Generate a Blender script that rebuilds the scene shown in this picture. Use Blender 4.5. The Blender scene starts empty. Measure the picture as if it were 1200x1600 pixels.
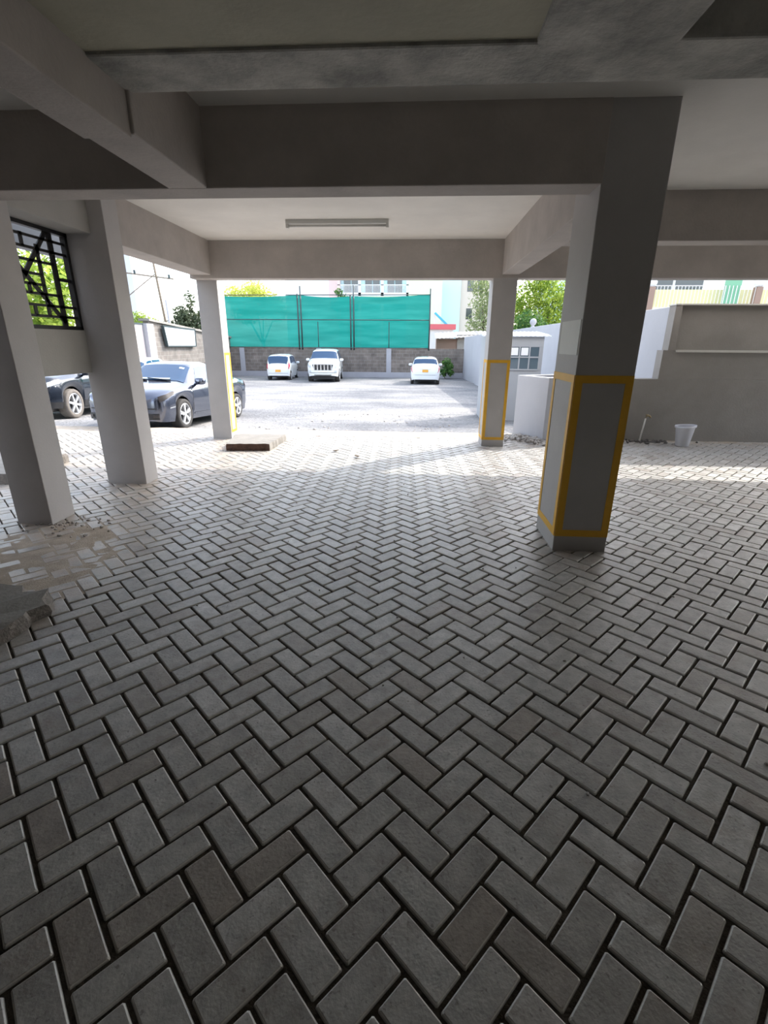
import bpy, math, random
from mathutils import Vector, Matrix, noise
random.seed(7)
C = bpy.context.scene.collection
PI = math.pi

# ------------------------------------------------------------------ materials
def new_mat(name):
    m = bpy.data.materials.new(name); m.use_nodes = True
    nt = m.node_tree; b = nt.nodes['Principled BSDF']
    return m, nt, b

def mat(name, col, rough=.7, metal=0., var=0., scale=6., bump=0., bscale=None, spec=.5, coat=0., col2=None, detail=6, contrast=(.35, .65), stretch=None):
    m, nt, b = new_mat(name)
    N, L = nt.nodes, nt.links
    b.inputs['Roughness'].default_value = rough
    b.inputs['Metallic'].default_value = metal
    b.inputs['Specular IOR Level'].default_value = spec
    b.inputs['Coat Weight'].default_value = coat
    b.inputs['Coat Roughness'].default_value = .04
    c = (*col, 1)
    b.inputs['Base Color'].default_value = c
    if var or col2 or bump:
        g = N.new('ShaderNodeNewGeometry')
        src = g.outputs['Position']
        if stretch:
            mp = N.new('ShaderNodeMapping'); mp.inputs['Scale'].default_value = stretch
            L.new(src, mp.inputs['Vector']); src = mp.outputs['Vector']
    if var or col2:
        n = N.new('ShaderNodeTexNoise'); n.inputs['Scale'].default_value = scale; n.inputs['Detail'].default_value = detail
        n.inputs['Roughness'].default_value = .65
        L.new(src, n.inputs['Vector'])
        r = N.new('ShaderNodeValToRGB')
        r.color_ramp.elements[0].position, r.color_ramp.elements[1].position = contrast
        c2 = col2 if col2 else tuple(x * (1 - var) for x in col)
        r.color_ramp.elements[0].color = (*c2, 1); r.color_ramp.elements[1].color = c
        L.new(n.outputs['Fac'], r.inputs['Fac'])
        L.new(r.outputs['Color'], b.inputs['Base Color'])
    if bump:
        n2 = N.new('ShaderNodeTexNoise'); n2.inputs['Scale'].default_value = bscale or scale * 6
        n2.inputs['Detail'].default_value = 5
        L.new(src, n2.inputs['Vector'])
        bp = N.new('ShaderNodeBump'); bp.inputs['Strength'].default_value = bump; bp.inputs['Distance'].default_value = .01
        L.new(n2.outputs['Fac'], bp.inputs['Height']); L.new(bp.outputs['Normal'], b.inputs['Normal'])
    return m

def leaf_mat(name, c1, c2, trans=.45):
    m, nt, b = new_mat(name)
    N, L = nt.nodes, nt.links
    g = N.new('ShaderNodeNewGeometry')
    r = N.new('ShaderNodeValToRGB')
    r.color_ramp.elements[0].color = (*c1, 1); r.color_ramp.elements[1].color = (*c2, 1)
    L.new(g.outputs['Random Per Island'], r.inputs['Fac'])
    L.new(r.outputs['Color'], b.inputs['Base Color'])
    b.inputs['Roughness'].default_value = .6
    b.inputs['Specular IOR Level'].default_value = .25
    t = N.new('ShaderNodeBsdfTranslucent'); L.new(r.outputs['Color'], t.inputs['Color'])
    mx = N.new('ShaderNodeMixShader'); mx.inputs[0].default_value = trans
    L.new(b.outputs[0], mx.inputs[1]); L.new(t.outputs[0], mx.inputs[2])
    L.new(mx.outputs[0], N['Material Output'].inputs['Surface'])
    return m

def paver_mat():
    m, nt, b = new_mat('paver_concrete')
    N, L = nt.nodes, nt.links
    g = N.new('ShaderNodeNewGeometry')
    r = N.new('ShaderNodeValToRGB'); cr = r.color_ramp
    cr.elements[0].position = 0; cr.elements[0].color = (0.335, 0.293, 0.256, 1)
    cr.elements[1].position = 1; cr.elements[1].color = (0.521, 0.507, 0.484, 1)
    for p, c in ((.04, (0.344, 0.307, 0.274)), (.14, (0.372, 0.353, 0.326)), (.45, (0.409, 0.395, 0.372)), (.75, (0.456, 0.442, 0.414))):
        e = cr.elements.new(p); e.color = (*c, 1)
    L.new(g.outputs['Random Per Island'], r.inputs['Fac'])
    # fine speckle and soft wear
    n = N.new('ShaderNodeTexNoise'); n.inputs['Scale'].default_value = 14; n.inputs['Detail'].default_value = 8; n.inputs['Roughness'].default_value = .7
    L.new(g.outputs['Position'], n.inputs['Vector'])
    mr = N.new('ShaderNodeMapRange'); mr.inputs[1].default_value = .3; mr.inputs[2].default_value = .7; mr.inputs[3].default_value = .66; mr.inputs[4].default_value = 1.16
    L.new(n.outputs['Fac'], mr.inputs[0])
    mu = N.new('ShaderNodeMix'); mu.data_type = 'RGBA'; mu.blend_type = 'MULTIPLY'; mu.inputs[0].default_value = 1
    L.new(r.outputs['Color'], mu.inputs[6]); L.new(mr.outputs[0], mu.inputs[7])
    # dark pits
    v = N.new('ShaderNodeTexNoise'); v.inputs['Scale'].default_value = 75; v.inputs['Detail'].default_value = 3
    L.new(g.outputs['Position'], v.inputs['Vector'])
    pr = N.new('ShaderNodeMapRange'); pr.inputs[1].default_value = .61; pr.inputs[2].default_value = .70; pr.inputs[3].default_value = 0; pr.inputs[4].default_value = .55
    L.new(v.outputs['Fac'], pr.inputs[0])
    md = N.new('ShaderNodeMix'); md.data_type = 'RGBA'; md.inputs[7].default_value = (.12, .10, .085, 1)
    L.new(pr.outputs[0], md.inputs[0]); L.new(mu.outputs[2], md.inputs[6])
    # brown dust that has settled at the left side and by the columns
    a = N.new('ShaderNodeAttribute'); a.attribute_name = 'dust'
    n3 = N.new('ShaderNodeTexNoise'); n3.inputs['Scale'].default_value = 5; n3.inputs['Detail'].default_value = 6
    L.new(g.outputs['Position'], n3.inputs['Vector'])
    m3 = N.new('ShaderNodeMapRange'); m3.inputs[1].default_value = .35; m3.inputs[2].default_value = .6
    L.new(n3.outputs['Fac'], m3.inputs[0])
    mm = N.new('ShaderNodeMath'); mm.operation = 'MULTIPLY'
    L.new(a.outputs['Fac'], mm.inputs[0]); L.new(m3.outputs[0], mm.inputs[1])
    mx = N.new('ShaderNodeMix'); mx.data_type = 'RGBA'; mx.inputs[7].default_value = (.47, .40, .335, 1)
    L.new(mm.outputs[0], mx.inputs[0]); L.new(md.outputs[2], mx.inputs[6])
    # larger worn brown blotches on some stones
    n5 = N.new('ShaderNodeTexNoise'); n5.inputs['Scale'].default_value = 4.5; n5.inputs['Detail'].default_value = 9; n5.inputs['Roughness'].default_value = .75
    L.new(g.outputs['Position'], n5.inputs['Vector'])
    m5 = N.new('ShaderNodeMapRange'); m5.inputs[1].default_value = .52; m5.inputs[2].default_value = .70; m5.inputs[4].default_value = .62
    L.new(n5.outputs['Fac'], m5.inputs[0])
    mb_ = N.new('ShaderNodeMix'); mb_.data_type = 'RGBA'; mb_.inputs[7].default_value = (.26, .205, .165, 1)
    L.new(m5.outputs[0], mb_.inputs[0]); L.new(mx.outputs[2], mb_.inputs[6])
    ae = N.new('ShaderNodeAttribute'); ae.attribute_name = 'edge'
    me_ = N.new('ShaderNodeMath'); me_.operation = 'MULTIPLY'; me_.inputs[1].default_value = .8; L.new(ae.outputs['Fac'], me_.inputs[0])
    mc = N.new('ShaderNodeMix'); mc.data_type = 'RGBA'; mc.inputs[7].default_value = (.66, .64, .58, 1)  # paler chamfers: lit rims of the stones painted in
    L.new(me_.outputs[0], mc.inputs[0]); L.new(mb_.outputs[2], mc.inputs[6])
    L.new(mc.outputs[2], b.inputs['Base Color'])
    b.inputs['Roughness'].default_value = .45; b.inputs['Specular IOR Level'].default_value = .65
    bp = N.new('ShaderNodeBump'); bp.inputs['Strength'].default_value = .35; bp.inputs['Distance'].default_value = .004
    n4 = N.new('ShaderNodeTexNoise'); n4.inputs['Scale'].default_value = 90; n4.inputs['Detail'].default_value = 4
    L.new(g.outputs['Position'], n4.inputs['Vector']); L.new(n4.outputs['Fac'], bp.inputs['Height']); L.new(bp.outputs['Normal'], b.inputs['Normal'])
    return m

def gravel_mat():
    m, nt, b = new_mat('gravel_ground')
    N, L = nt.nodes, nt.links
    g = N.new('ShaderNodeNewGeometry')
    mp = N.new('ShaderNodeMapping'); mp.inputs['Scale'].default_value = (.55, 1, 1); L.new(g.outputs['Position'], mp.inputs[0])
    n = N.new('ShaderNodeTexNoise'); n.inputs['Scale'].default_value = .55; n.inputs['Detail'].default_value = 7; n.inputs['Roughness'].default_value = .6
    L.new(mp.outputs[0], n.inputs['Vector'])
    r = N.new('ShaderNodeValToRGB'); cr = r.color_ramp
    cr.elements[0].position = .33; cr.elements[0].color = (0.153, 0.156, 0.167, 1)
    cr.elements[1].position = .66; cr.elements[1].color = (0.353, 0.335, 0.316, 1)
    e = cr.elements.new(.5); e.color = (0.237, 0.237, 0.239, 1)
    L.new(n.outputs['Fac'], r.inputs['Fac'])
    v = N.new('ShaderNodeTexVoronoi'); v.inputs['Scale'].default_value = 22
    L.new(g.outputs['Position'], v.inputs['Vector'])
    mr = N.new('ShaderNodeMapRange'); mr.inputs[3].default_value = .7; mr.inputs[4].default_value = 1.25
    L.new(v.outputs['Color'], mr.inputs[0])
    mu = N.new('ShaderNodeMix'); mu.data_type = 'RGBA'; mu.blend_type = 'MULTIPLY'; mu.inputs[0].default_value = 1
    L.new(r.outputs['Color'], mu.inputs[6]); L.new(mr.outputs[0], mu.inputs[7])
    L.new(mu.outputs[2], b.inputs['Base Color'])
    b.inputs['Roughness'].default_value = .9; b.inputs['Specular IOR Level'].default_value = .2
    bp = N.new('ShaderNodeBump'); bp.inputs['Strength'].default_value = .6; bp.inputs['Distance'].default_value = .02
    L.new(v.outputs['Distance'], bp.inputs['Height']); L.new(bp.outputs['Normal'], b.inputs['Normal'])
    return m

def block_mat(name, c1, c2, mortar, axis='XZ', w=.42, h=.21):
    m, nt, b = new_mat(name)
    N, L = nt.nodes, nt.links
    g = N.new('ShaderNodeNewGeometry'); s = N.new('ShaderNodeSeparateXYZ'); cb = N.new('ShaderNodeCombineXYZ')
    L.new(g.outputs['Position'], s.inputs[0]); L.new(s.outputs[axis[0]], cb.inputs[0]); L.new(s.outputs['Z'], cb.inputs[1])
    br = N.new('ShaderNodeTexBrick'); br.inputs['Scale'].default_value = 1
    br.inputs['Brick Width'].default_value = w; br.inputs['Row Height'].default_value = h; br.inputs['Mortar Size'].default_value = .012
    br.inputs['Color1'].default_value = (*c1, 1); br.inputs['Color2'].default_value = (*c2, 1); br.inputs['Mortar'].default_value = (*mortar, 1)
    L.new(cb.outputs[0], br.inputs['Vector'])
    n = N.new('ShaderNodeTexNoise'); n.inputs['Scale'].default_value = 2.2; n.inputs['Detail'].default_value = 6
    L.new(g.outputs['Position'], n.inputs['Vector'])
    mr = N.new('ShaderNodeMapRange'); mr.inputs[1].default_value = .3; mr.inputs[2].default_value = .7; mr.inputs[3].default_value = .7; mr.inputs[4].default_value = 1.2
    L.new(n.outputs['Fac'], mr.inputs[0])
    mu = N.new('ShaderNodeMix'); mu.data_type = 'RGBA'; mu.blend_type = 'MULTIPLY'; mu.inputs[0].default_value = 1
    L.new(br.outputs['Color'], mu.inputs[6]); L.new(mr.outputs[0], mu.inputs[7]); L.new(mu.outputs[2], b.inputs['Base Color'])
    b.inputs['Roughness'].default_value = .9
    bp = N.new('ShaderNodeBump'); bp.inputs['Strength'].default_value = .5; bp.inputs['Distance'].default_value = .02; bp.invert = True
    L.new(br.outputs['Fac'], bp.inputs['Height']); L.new(bp.outputs['Normal'], b.inputs['Normal'])
    return m

def net_mat():
    m, nt, b = new_mat('shade_net')
    N, L = nt.nodes, nt.links
    g = N.new('ShaderNodeNewGeometry'); mp = N.new('ShaderNodeMapping'); mp.inputs['Scale'].default_value = (.35, 1, 3); L.new(g.outputs['Position'], mp.inputs[0])
    n = N.new('ShaderNodeTexNoise'); n.inputs['Scale'].default_value = 1.2; n.inputs['Detail'].default_value = 6; L.new(mp.outputs[0], n.inputs['Vector'])
    r = N.new('ShaderNodeValToRGB'); r.color_ramp.elements[0].position = .3; r.color_ramp.elements[1].position = .75
    r.color_ramp.elements[0].color = (.004, .165, .148, 1); r.color_ramp.elements[1].color = (.02, .235, .213, 1)
    L.new(n.outputs['Fac'], r.inputs['Fac']); L.new(r.outputs['Color'], b.inputs['Base Color'])
    b.inputs['Roughness'].default_value = .8; b.inputs['Specular IOR Level'].default_value = .2
    t = N.new('ShaderNodeBsdfTranslucent'); L.new(r.outputs['Color'], t.inputs['Color'])
    mx = N.new('ShaderNodeMixShader'); mx.inputs[0].default_value = .5
    L.new(b.outputs[0], mx.inputs[1]); L.new(t.outputs[0], mx.inputs[2])
    tr = N.new('ShaderNodeBsdfTransparent')
    m2 = N.new('ShaderNodeMixShader'); m2.inputs[0].default_value = .02
    L.new(mx.outputs[0], m2.inputs[1]); L.new(tr.outputs[0], m2.inputs[2])
    L.new(m2.outputs[0], N['Material Output'].inputs['Surface'])
    return m

M = {}
M['paver'] = paver_mat()
M['joint'] = mat('paver_joint_sand', (.10, .085, .07), .95, var=.45, scale=25, bump=.5, bscale=120, spec=.1)
M['dust'] = mat('brown_dust', (.50, .43, .35), .95, var=.25, scale=9, bump=.4, bscale=90, spec=.1)
M['gravel'] = gravel_mat()
M['column'] = mat('grey_column_paint', (.47, .455, .45), .6, var=.07, scale=3, bump=.12, bscale=60, spec=.35)
M['patch'] = mat('pale_paint_patch', (.66, .66, .64), .6, var=.06, scale=4)
M['beam'] = mat('grey_beam_plaster', (.49, .45, .42), .8, var=.16, scale=2.5, bump=.25, bscale=45)
M['raw'] = mat('raw_concrete', (.58, .57, .53), .88, col2=(.27, .27, .255), scale=3.6, bump=.5, bscale=40, detail=9)
M['slab'] = mat('stained_slab', (.50, .485, .385), .85, var=.18, scale=1.6, bump=.2, bscale=30)
M['ceil'] = mat('white_ceiling_plaster', (.84, .82, .78), .8, var=.10, scale=1.2, bump=.15, bscale=50)
M['yellow'] = mat('yellow_paint', (.80, .44, .03), .5, var=.08, scale=8)
M['wallgrey'] = mat('grey_cement_render', (.29, .27, .25), .85, var=.17, scale=1.5, bump=.25, bscale=40)
M['wallrear'] = mat('dark_rear_wall', (.14, .13, .125), .85)
M['wallwhite'] = mat('white_wall_paint', (.45, .455, .49), .75, var=.08, scale=1.0, bump=.1, bscale=40)
M['ledge'] = mat('pale_ledge', (.62, .60, .56), .8, var=.1, scale=4)
M['spandrel'] = mat('spandrel_plaster', (.42, .41, .385), .8, var=.1, scale=2, bump=.15, bscale=50)
M['black'] = mat('black_metal', (.012, .012, .013), .45, spec=.4)
M['canopy'] = mat('grey_fascia', (.20, .215, .24), .6)
M['block'] = block_mat('grey_stone_blocks', (.16, .135, .118), (.205, .175, .153), (.25, .23, .213))
M['blockY'] = block_mat('grey_stone_blocks_side', (.17, .15, .135), (.22, .20, .18), (.27, .255, .24), 'YZ')
M['post'] = mat('pale_concrete_post', (.38, .38, .41), .8, var=.08, scale=3)
M['concrete'] = mat('pale_concrete', (.29, .275, .25), .88, var=.2, scale=5, bump=.35, bscale=50)
M['rough'] = mat('rough_broken_concrete', (.27, .245, .22), .95, var=.4, scale=22, bump=.9, bscale=60)
M['earthshade'] = mat('earth_shaded_edge', (.13, .075, .055), .95, var=.5, scale=14, bump=.6, bscale=60)  # dark earth brown, with the slab front's shade put into the colour
M['bucket'] = mat('white_plastic', (.66, .66, .70), .45, var=.05, scale=8)
M['pvc'] = mat('white_pvc', (.7, .69, .66), .5)
M['brass'] = mat('dull_brass', (.35, .27, .15), .4, metal=.8)
M['net'] = net_mat()
M['steel'] = mat('dark_steel_pipe', (.05, .07, .075), .5, metal=.3)
M['rubble'] = mat('rubble', (.52, .49, .46), .95, var=.3, scale=14, bump=.6)
M['rubbledark'] = mat('wet_dirt', (.14, .13, .12), .95, var=.4, scale=12, bump=.7)
# cars
M['paint_grey'] = mat('slate_blue_car_paint', (.12, .135, .18), .2, metal=.95, coat=1.)
M['paint_navy'] = mat('dark_navy_car_paint', (.018, .024, .036), .25, metal=.4, coat=1.)
M['paint_white'] = mat('white_car_paint', (.78, .82, .84), .3, coat=1.)
M['glass'] = mat('sky_tinted_car_glass', (.02, .06, .13), .03, spec=.6)  # blue of the reflected sky put into the base colour
M['glass'].node_tree.nodes['Principled BSDF'].inputs['IOR'].default_value = 1.55
M['tyre'] = mat('tyre_rubber', (.05, .047, .045), .85, var=.3, scale=20)
M['dustytyre'] = mat('dusty_tyre_rubber', (.19, .17, .15), .9, var=.3, scale=12)
M['alloy'] = mat('silver_alloy', (.72, .73, .75), .3, metal=.6)
M['dark'] = mat('black_plastic', (.018, .018, .02), .6)
M['lamp'] = mat('smoky_headlamp', (.05, .045, .045), .3, spec=.3)
M['lampclear'] = mat('clear_headlamp', (.55, .60, .64), .08, spec=.9, coat=1.)
M['tail'] = mat('red_tail_lamp', (.55, .03, .06), .15, coat=1.)
M['plate_y'] = mat('yellow_number_plate', (.85, .42, .06), .5)
M['plate_w'] = mat('white_number_plate', (.8, .8, .78), .5)
M['chrome'] = mat('chrome', (.8, .82, .84), .12, metal=1.)
M['sticker'] = mat('pale_sticker', (.72, .82, .86), .5)
M['amber'] = mat('amber_lamp', (.75, .35, .1), .2, coat=1.)
# plants
M['leaf_bright'] = leaf_mat('bright_yellow_green_leaves', (.10, .20, .025), (.52, .62, .12), .5)
M['leaf_yellow'] = leaf_mat('yellow_leaves', (.50, .56, .10), (.78, .78, .22), .5)
M['leaf_dark'] = leaf_mat('dark_green_leaves', (.035, .055, .03), (.14, .17, .09), .3)
M['leaf_grey'] = leaf_mat('grey_green_leaves', (.16, .21, .10), (.38, .44, .22), .4)
M['leaf_mid'] = leaf_mat('mid_green_leaves', (.03, .09, .03), (.13, .26, .06), .4)
M['bark'] = mat('bark', (.13, .10, .075), .9, var=.35, scale=12, bump=.6)
M['wood'] = mat('weathered_pole', (.25, .20, .15), .9, var=.2, scale=9)
# background
M['b_white'] = mat('white_render', (.80, .80, .80), .8)
M['b_cyan'] = mat('pale_cyan_render', (.60, .82, .86), .8)
M['b_cream'] = mat('cream_render', (.80, .80, .60), .8)
M['b_lime'] = mat('pale_lime_render', (.70, .80, .56), .8)
M['b_pink'] = mat('pale_pink_render', (.80, .62, .60), .8)
M['b_yellow'] = mat('yellow_render', (.74, .68, .40), .8)
M['b_beige'] = mat('beige_render', (.72, .64, .55), .8)
M['b_brown'] = mat('brown_post', (.33, .22, .17), .7)
M['b_green'] = mat('green_gate_paint', (.22, .48, .30), .6)
M['b_win'] = mat('dark_window', (.06, .07, .08), .1, spec=.8)
M['b_tower'] = mat('hazy_tower', (.62, .64, .68), .9)
M['redroof'] = mat('red_roof_sheet', (.70, .14, .16), .5)
M['blue'] = mat('blue_slide_plastic', (.05, .48, .66), .4)
M['sheet'] = mat('rusty_roof_sheet', (.40, .37, .34), .6, var=.25, scale=2)
M['sheetw'] = mat('white_roof_sheet', (.85, .87, .90), .5)
M['booth'] = mat('booth_paint', (.37, .385, .41), .6)
M['boothglass'] = mat('booth_glass', (.10, .14, .17), .08, spec=.8)
M['paper'] = mat('white_paper', (.85, .86, .88), .8)
M['pinkpanel'] = mat('pale_pink_panel', (.55, .48, .47), .7)
M['board'] = mat('white_board', (.50, .54, .58), .6, var=.08, scale=1.5)
M['batten'] = mat('grey_batten', (.66, .66, .63), .5)
M['tube'] = mat('unlit_tube_glass', (.62, .61, .58), .3)
M['deadleaf'] = mat('dead_leaf', (.14, .11, .08), .8)
M['asph'] = mat('plinth', (.37, .37, .40), .8, var=.08, scale=2)

# ------------------------------------------------------------------ mesh helpers
class MB:
    def __init__(s): s.v = []; s.f = []; s.mi = []
    def add(s, vs, fs, mi=0):
        o = len(s.v); s.v += [tuple(v) for v in vs]
        for f in fs: s.f.append(tuple(i + o for i in f)); s.mi.append(mi)
    def box(s, x0, x1, y0, y1, z0, z1, mi=0):
        s.add([(x0,y0,z0),(x1,y0,z0),(x1,y1,z0),(x0,y1,z0),(x0,y0,z1),(x1,y0,z1),(x1,y1,z1),(x0,y1,z1)],
              [(0,3,2,1),(4,5,6,7),(0,1,5,4),(1,2,6,5),(2,3,7,6),(3,0,4,7)], mi)
    def prism(s, poly, z0, z1, mi=0):
        n = len(poly)
        a = sum(poly[i][0]*poly[(i+1)%n][1]-poly[(i+1)%n][0]*poly[i][1] for i in range(n))
        if a < 0: poly = poly[::-1]
        vs = [(p[0],p[1],z0) for p in poly] + [(p[0],p[1],z1) for p in poly]
        fs = [tuple(range(n-1,-1,-1)), tuple(range(n,2*n))] + [(i,(i+1)%n,n+(i+1)%n,n+i) for i in range(n)]
        s.add(vs, fs, mi)
    def bar(s, a, b, w, h=None, mi=0, up=(0,0,1)):
        h = h or w
        a, b = Vector(a), Vector(b); d = (b-a).normalized()
        u = Vector(up)
        if abs(d.dot(u)) > .98: u = Vector((1,0,0))
        r = d.cross(u).normalized(); u = r.cross(d)
        vs = [p + r*sx*w/2 + u*sy*h/2 for p in (a,b) for sx,sy in ((-1,-1),(1,-1),(1,1),(-1,1))]
        s.add(vs, [(0,1,2,3),(7,6,5,4),(0,4,5,1),(1,5,6,2),(2,6,7,3),(3,7,4,0)], mi)
    def tube(s, pts, rad, n=8, mi=0, cap=True):
        pts = [Vector(p) for p in pts]; rad = rad if isinstance(rad,(list,tuple)) else [rad]*len(pts)
        vs = []; fs = []
        for i,p in enumerate(pts):
            d = (pts[min(i+1,len(pts)-1)] - pts[max(i-1,0)]).normalized()
            u = Vector((0,0,1)) if abs(d.z) < .9 else Vector((1,0,0))
            r = d.cross(u).normalized(); u = r.cross(d)
            for k in range(n):
                a = 2*PI*k/n; vs.append(p + (r*math.cos(a)+u*math.sin(a))*rad[i])
        for i in range(len(pts)-1):
            for k in range(n):
                fs.append((i*n+k, i*n+(k+1)%n, (i+1)*n+(k+1)%n, (i+1)*n+k))
        if cap: fs += [tuple(range(n-1,-1,-1)), tuple((len(pts)-1)*n+k for k in range(n))]
        s.add(vs, fs, mi)
    def lathe(s, prof, n=24, axis='Z', mi=0, off=(0,0,0), closed=False):
        vs = []; fs = []; m = len(prof)
        for k in range(n):
            a = 2*PI*k/n
            for r,z in prof:
                p = (r*math.cos(a), r*math.sin(a), z) if axis == 'Z' else (r*math.cos(a), z, r*math.sin(a))
                vs.append((p[0]+off[0],p[1]+off[1],p[2]+off[2]))
        for k in range(n):
            for j in range(m if closed else m-1):
                j2 = (j+1) % m
                fs.append((k*m+j, ((k+1)%n)*m+j, ((k+1)%n)*m+j2, k*m+j2))
        s.add(vs, fs, mi)
    def build(s, name, mats, parent=None, smooth=False, bevel=0., loc=None):
        me = bpy.data.meshes.new(name); me.from_pydata(s.v, [], s.f)
        for m in (mats if isinstance(mats,(list,tuple)) else [mats]): me.materials.append(m)
        me.polygons.foreach_set('material_index', s.mi)
        if smooth: me.polygons.foreach_set('use_smooth', [True]*len(me.polygons))
        me.update()
        o = bpy.data.objects.new(name, me); C.objects.link(o)
        if parent: o.parent = parent
        if loc: o.location = loc
        if bevel:
            bv = o.modifiers.new('bevel','BEVEL'); bv.width = bevel; bv.segments = 2; bv.limit_method = 'ANGLE'
        return o

def tag(o, label=None, cat=None, group=None, kind=None):
    if label: o['label'] = label
    if cat: o['category'] = cat
    if group: o['group'] = group
    if kind: o['kind'] = kind
    return o
def empty(name, loc=(0,0,0), rz=0., label=None, cat=None, group=None, kind=None, scale=1.):
    o = bpy.data.objects.new(name, None); C.objects.link(o)
    o.location = loc; o.rotation_euler = (0,0,rz); o.scale = (scale,)*3
    o.empty_display_size = .1
    return tag(o, label, cat, group, kind)

def wob(o, amp, freq, cuts=0):
    me = o.data
    for v in me.vertices:
        p = v.co
        d = noise.noise_vector(Vector(p)*freq)
        v.co = p + d*amp

# ------------------------------------------------------------------ camera
cd = bpy.data.cameras.new('camera'); cam = bpy.data.objects.new('camera', cd); C.objects.link(cam)
F, CX, CY, H = 752., 600., 800., 1.5
def cray(u, v): return Vector(((u-CX)/F, -(v-CY)/F, -1.))
yv = cray(650,536).normalized(); zv = -cray(585,2942); zv = (zv - zv.dot(yv)*yv).normalized(); xv = yv.cross(zv)
cam.matrix_world = Matrix((( *xv, 0),( *yv, 0),( *zv, H),(0,0,0,1)))
cd.sensor_fit = 'HORIZONTAL'; cd.sensor_width = 36; cd.lens = F/1200*36; cd.clip_start = .05; cd.clip_end = 1000
bpy.context.scene.camera = cam

# ------------------------------------------------------------------ ground heights
GP = [(8.0,0.),(9.3,-.13),(11.8,-.27),(20,-.45),(27,-.60),(33,-.66),(200,-1.2)]
def gz(y):
    if y <= GP[0][0]: return 0.
    for (a,za),(b,zb) in zip(GP,GP[1:]):
        if y <= b: return za+(zb-za)*(y-a)/(b-a)
    return GP[-1][1]

# ------------------------------------------------------------------ floor: herringbone pavers
def dust(x, y):
    d = 0.
    d += .8*max(0, 1-math.hypot(x+2.75, (y-2.9)*.8)/1.0)*2.0          # sand by the left slab
    d += .55*max(0, min(1,(-1.9-x)/.8))*max(0,min(1,(y-1.0)/2))
    d += .9*max(0, 1-math.hypot(x+3.1, y-4.9)/1.1); d += .55*max(0,min(1,(-1.2-x)/1.2))*max(0,min(1,(y-4)/1.5))
    d += .9*max(0, 1-math.hypot(x-1.15, y-3.5)/.42)
    d += .5*max(0, 1-math.hypot(x+2.9, y-7.3)/1.5)
    d += .7*max(0, min(1,(y-7.3)/.6))
    return max(0., min(1., d))
mb = MB(); dv = []; ev = []
a = .1063; th = math.radians(1.6) + PI/4
ux = Vector((math.cos(th), math.sin(th), 0)); uy = Vector((-math.sin(th), math.cos(th), 0))
# phase: one brick lying along +45 deg has its centre here
ph = Vector((.196, 1.035, 0))
def in_area(p): return -8.2 < p.x < 8.6 and -1.2 < p.y < 8.28 + .12*noise.noise(Vector((p.x*1.3, 0, 3)))
gap = .0052
def paver(c, du, dv_, L_, W_):
    j = random.random
    rot = random.gauss(0,.006)
    cu = du*math.cos(rot)+dv_*math.sin(rot); cv = dv_*math.cos(rot)-du*math.sin(rot)
    z = random.gauss(0,.0009); tx, ty = random.gauss(0,.004), random.gauss(0,.007)
    hl, hw = L_/2-gap-abs(random.gauss(0,.0012)), W_/2-gap-abs(random.gauss(0,.0008))
    cut = .0035
    def ring(ins, zz):
        pts = []
        for sx,sy in ((-1,-1),(1,-1),(1,1),(-1,1)):
            x1,y1 = sx*(hl-ins), sy*(hw-ins)
            q = [(x1, sy*(hw-ins-cut)), (sx*(hl-ins-cut), y1)]
            if sx*sy > 0: q = q
            else: q = q[::-1]
            pts += q
        return [c + cu*px + cv*py + Vector((0,0,zz + z + tx*px + ty*py)) for px,py in pts]
    vs = ring(.0055,0)+ring(.002,-.0025)+ring(0,-.009)+ring(0,-.03)
    fs = [tuple(range(8))]
    for r in range(3):
        for k in range(8): fs.append((r*8+k, (r+1)*8+k, (r+1)*8+(k+1)%8, r*8+(k+1)%8))
    mb.add(vs, fs)
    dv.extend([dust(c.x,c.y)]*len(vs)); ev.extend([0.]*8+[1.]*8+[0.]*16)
# lattice of the herringbone in brick coords (units of a): horizontal bricks on diff 0,1 (mod 4), vertical on 2,3
R_ = 125
for i in range(-R_, R_):
    for j in range(-R_, R_):
        d = (i-j) % 4
        if d == 0:        # brick along ux covering cells (i,j),(i+1,j)
            p = ph + ux*a*i + uy*a*j
            if in_area(p): paver(p, ux, uy, 2*a, a)
        elif d == 3:      # brick along uy covering (i,j),(i,j+1)
            p = ph + ux*a*(i-.5) + uy*a*(j+.5)
            if in_area(p): paver(p, uy, ux*-1, 2*a, a)
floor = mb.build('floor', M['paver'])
at = floor.data.attributes.new('dust','FLOAT','POINT'); at.data.foreach_set('value', dv)
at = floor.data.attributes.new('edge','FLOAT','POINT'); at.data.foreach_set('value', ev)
tag(floor, 'grey herringbone concrete block paving of the covered car park', 'floor', kind='structure')
# sand in the joints, rising over the stones where it has blown in
mb = MB(); nx, ny = 190, 110
for j in range(ny+1):
    for i in range(nx+1):
        x = -8.3+17*i/nx; y = -1.3+9.9*j/ny
        s = max(0, 1-math.hypot(x+2.75,(y-2.95)*.75)/.85)
        zz = -.011 + .003*noise.noise(Vector((x*6,y*6,0)))
        if s > 0: zz += min(.0108, .03*s) + .0035*noise.noise(Vector((x*7,y*7,5)))
        s2 = max(0,(y-7.75)/.5)
        zz += .012*min(1,s2) + (.008*noise.noise(Vector((x*3,y*5,1))) if s2>0 else 0)
        mb.v.append((x,y,zz))
for j in range(ny):
    for i in range(nx):
        k = j*(nx+1)+i; mb.f.append((k,k+1,k+nx+2,k+nx+1))
        x,y,z = mb.v[k]; mb.mi.append(1 if (z > -.006) else 0)
o = mb.build('joint_sand', [M['joint'], M['dust']], floor, smooth=True); o['label'] = 'dark sand filling the paving joints'

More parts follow.
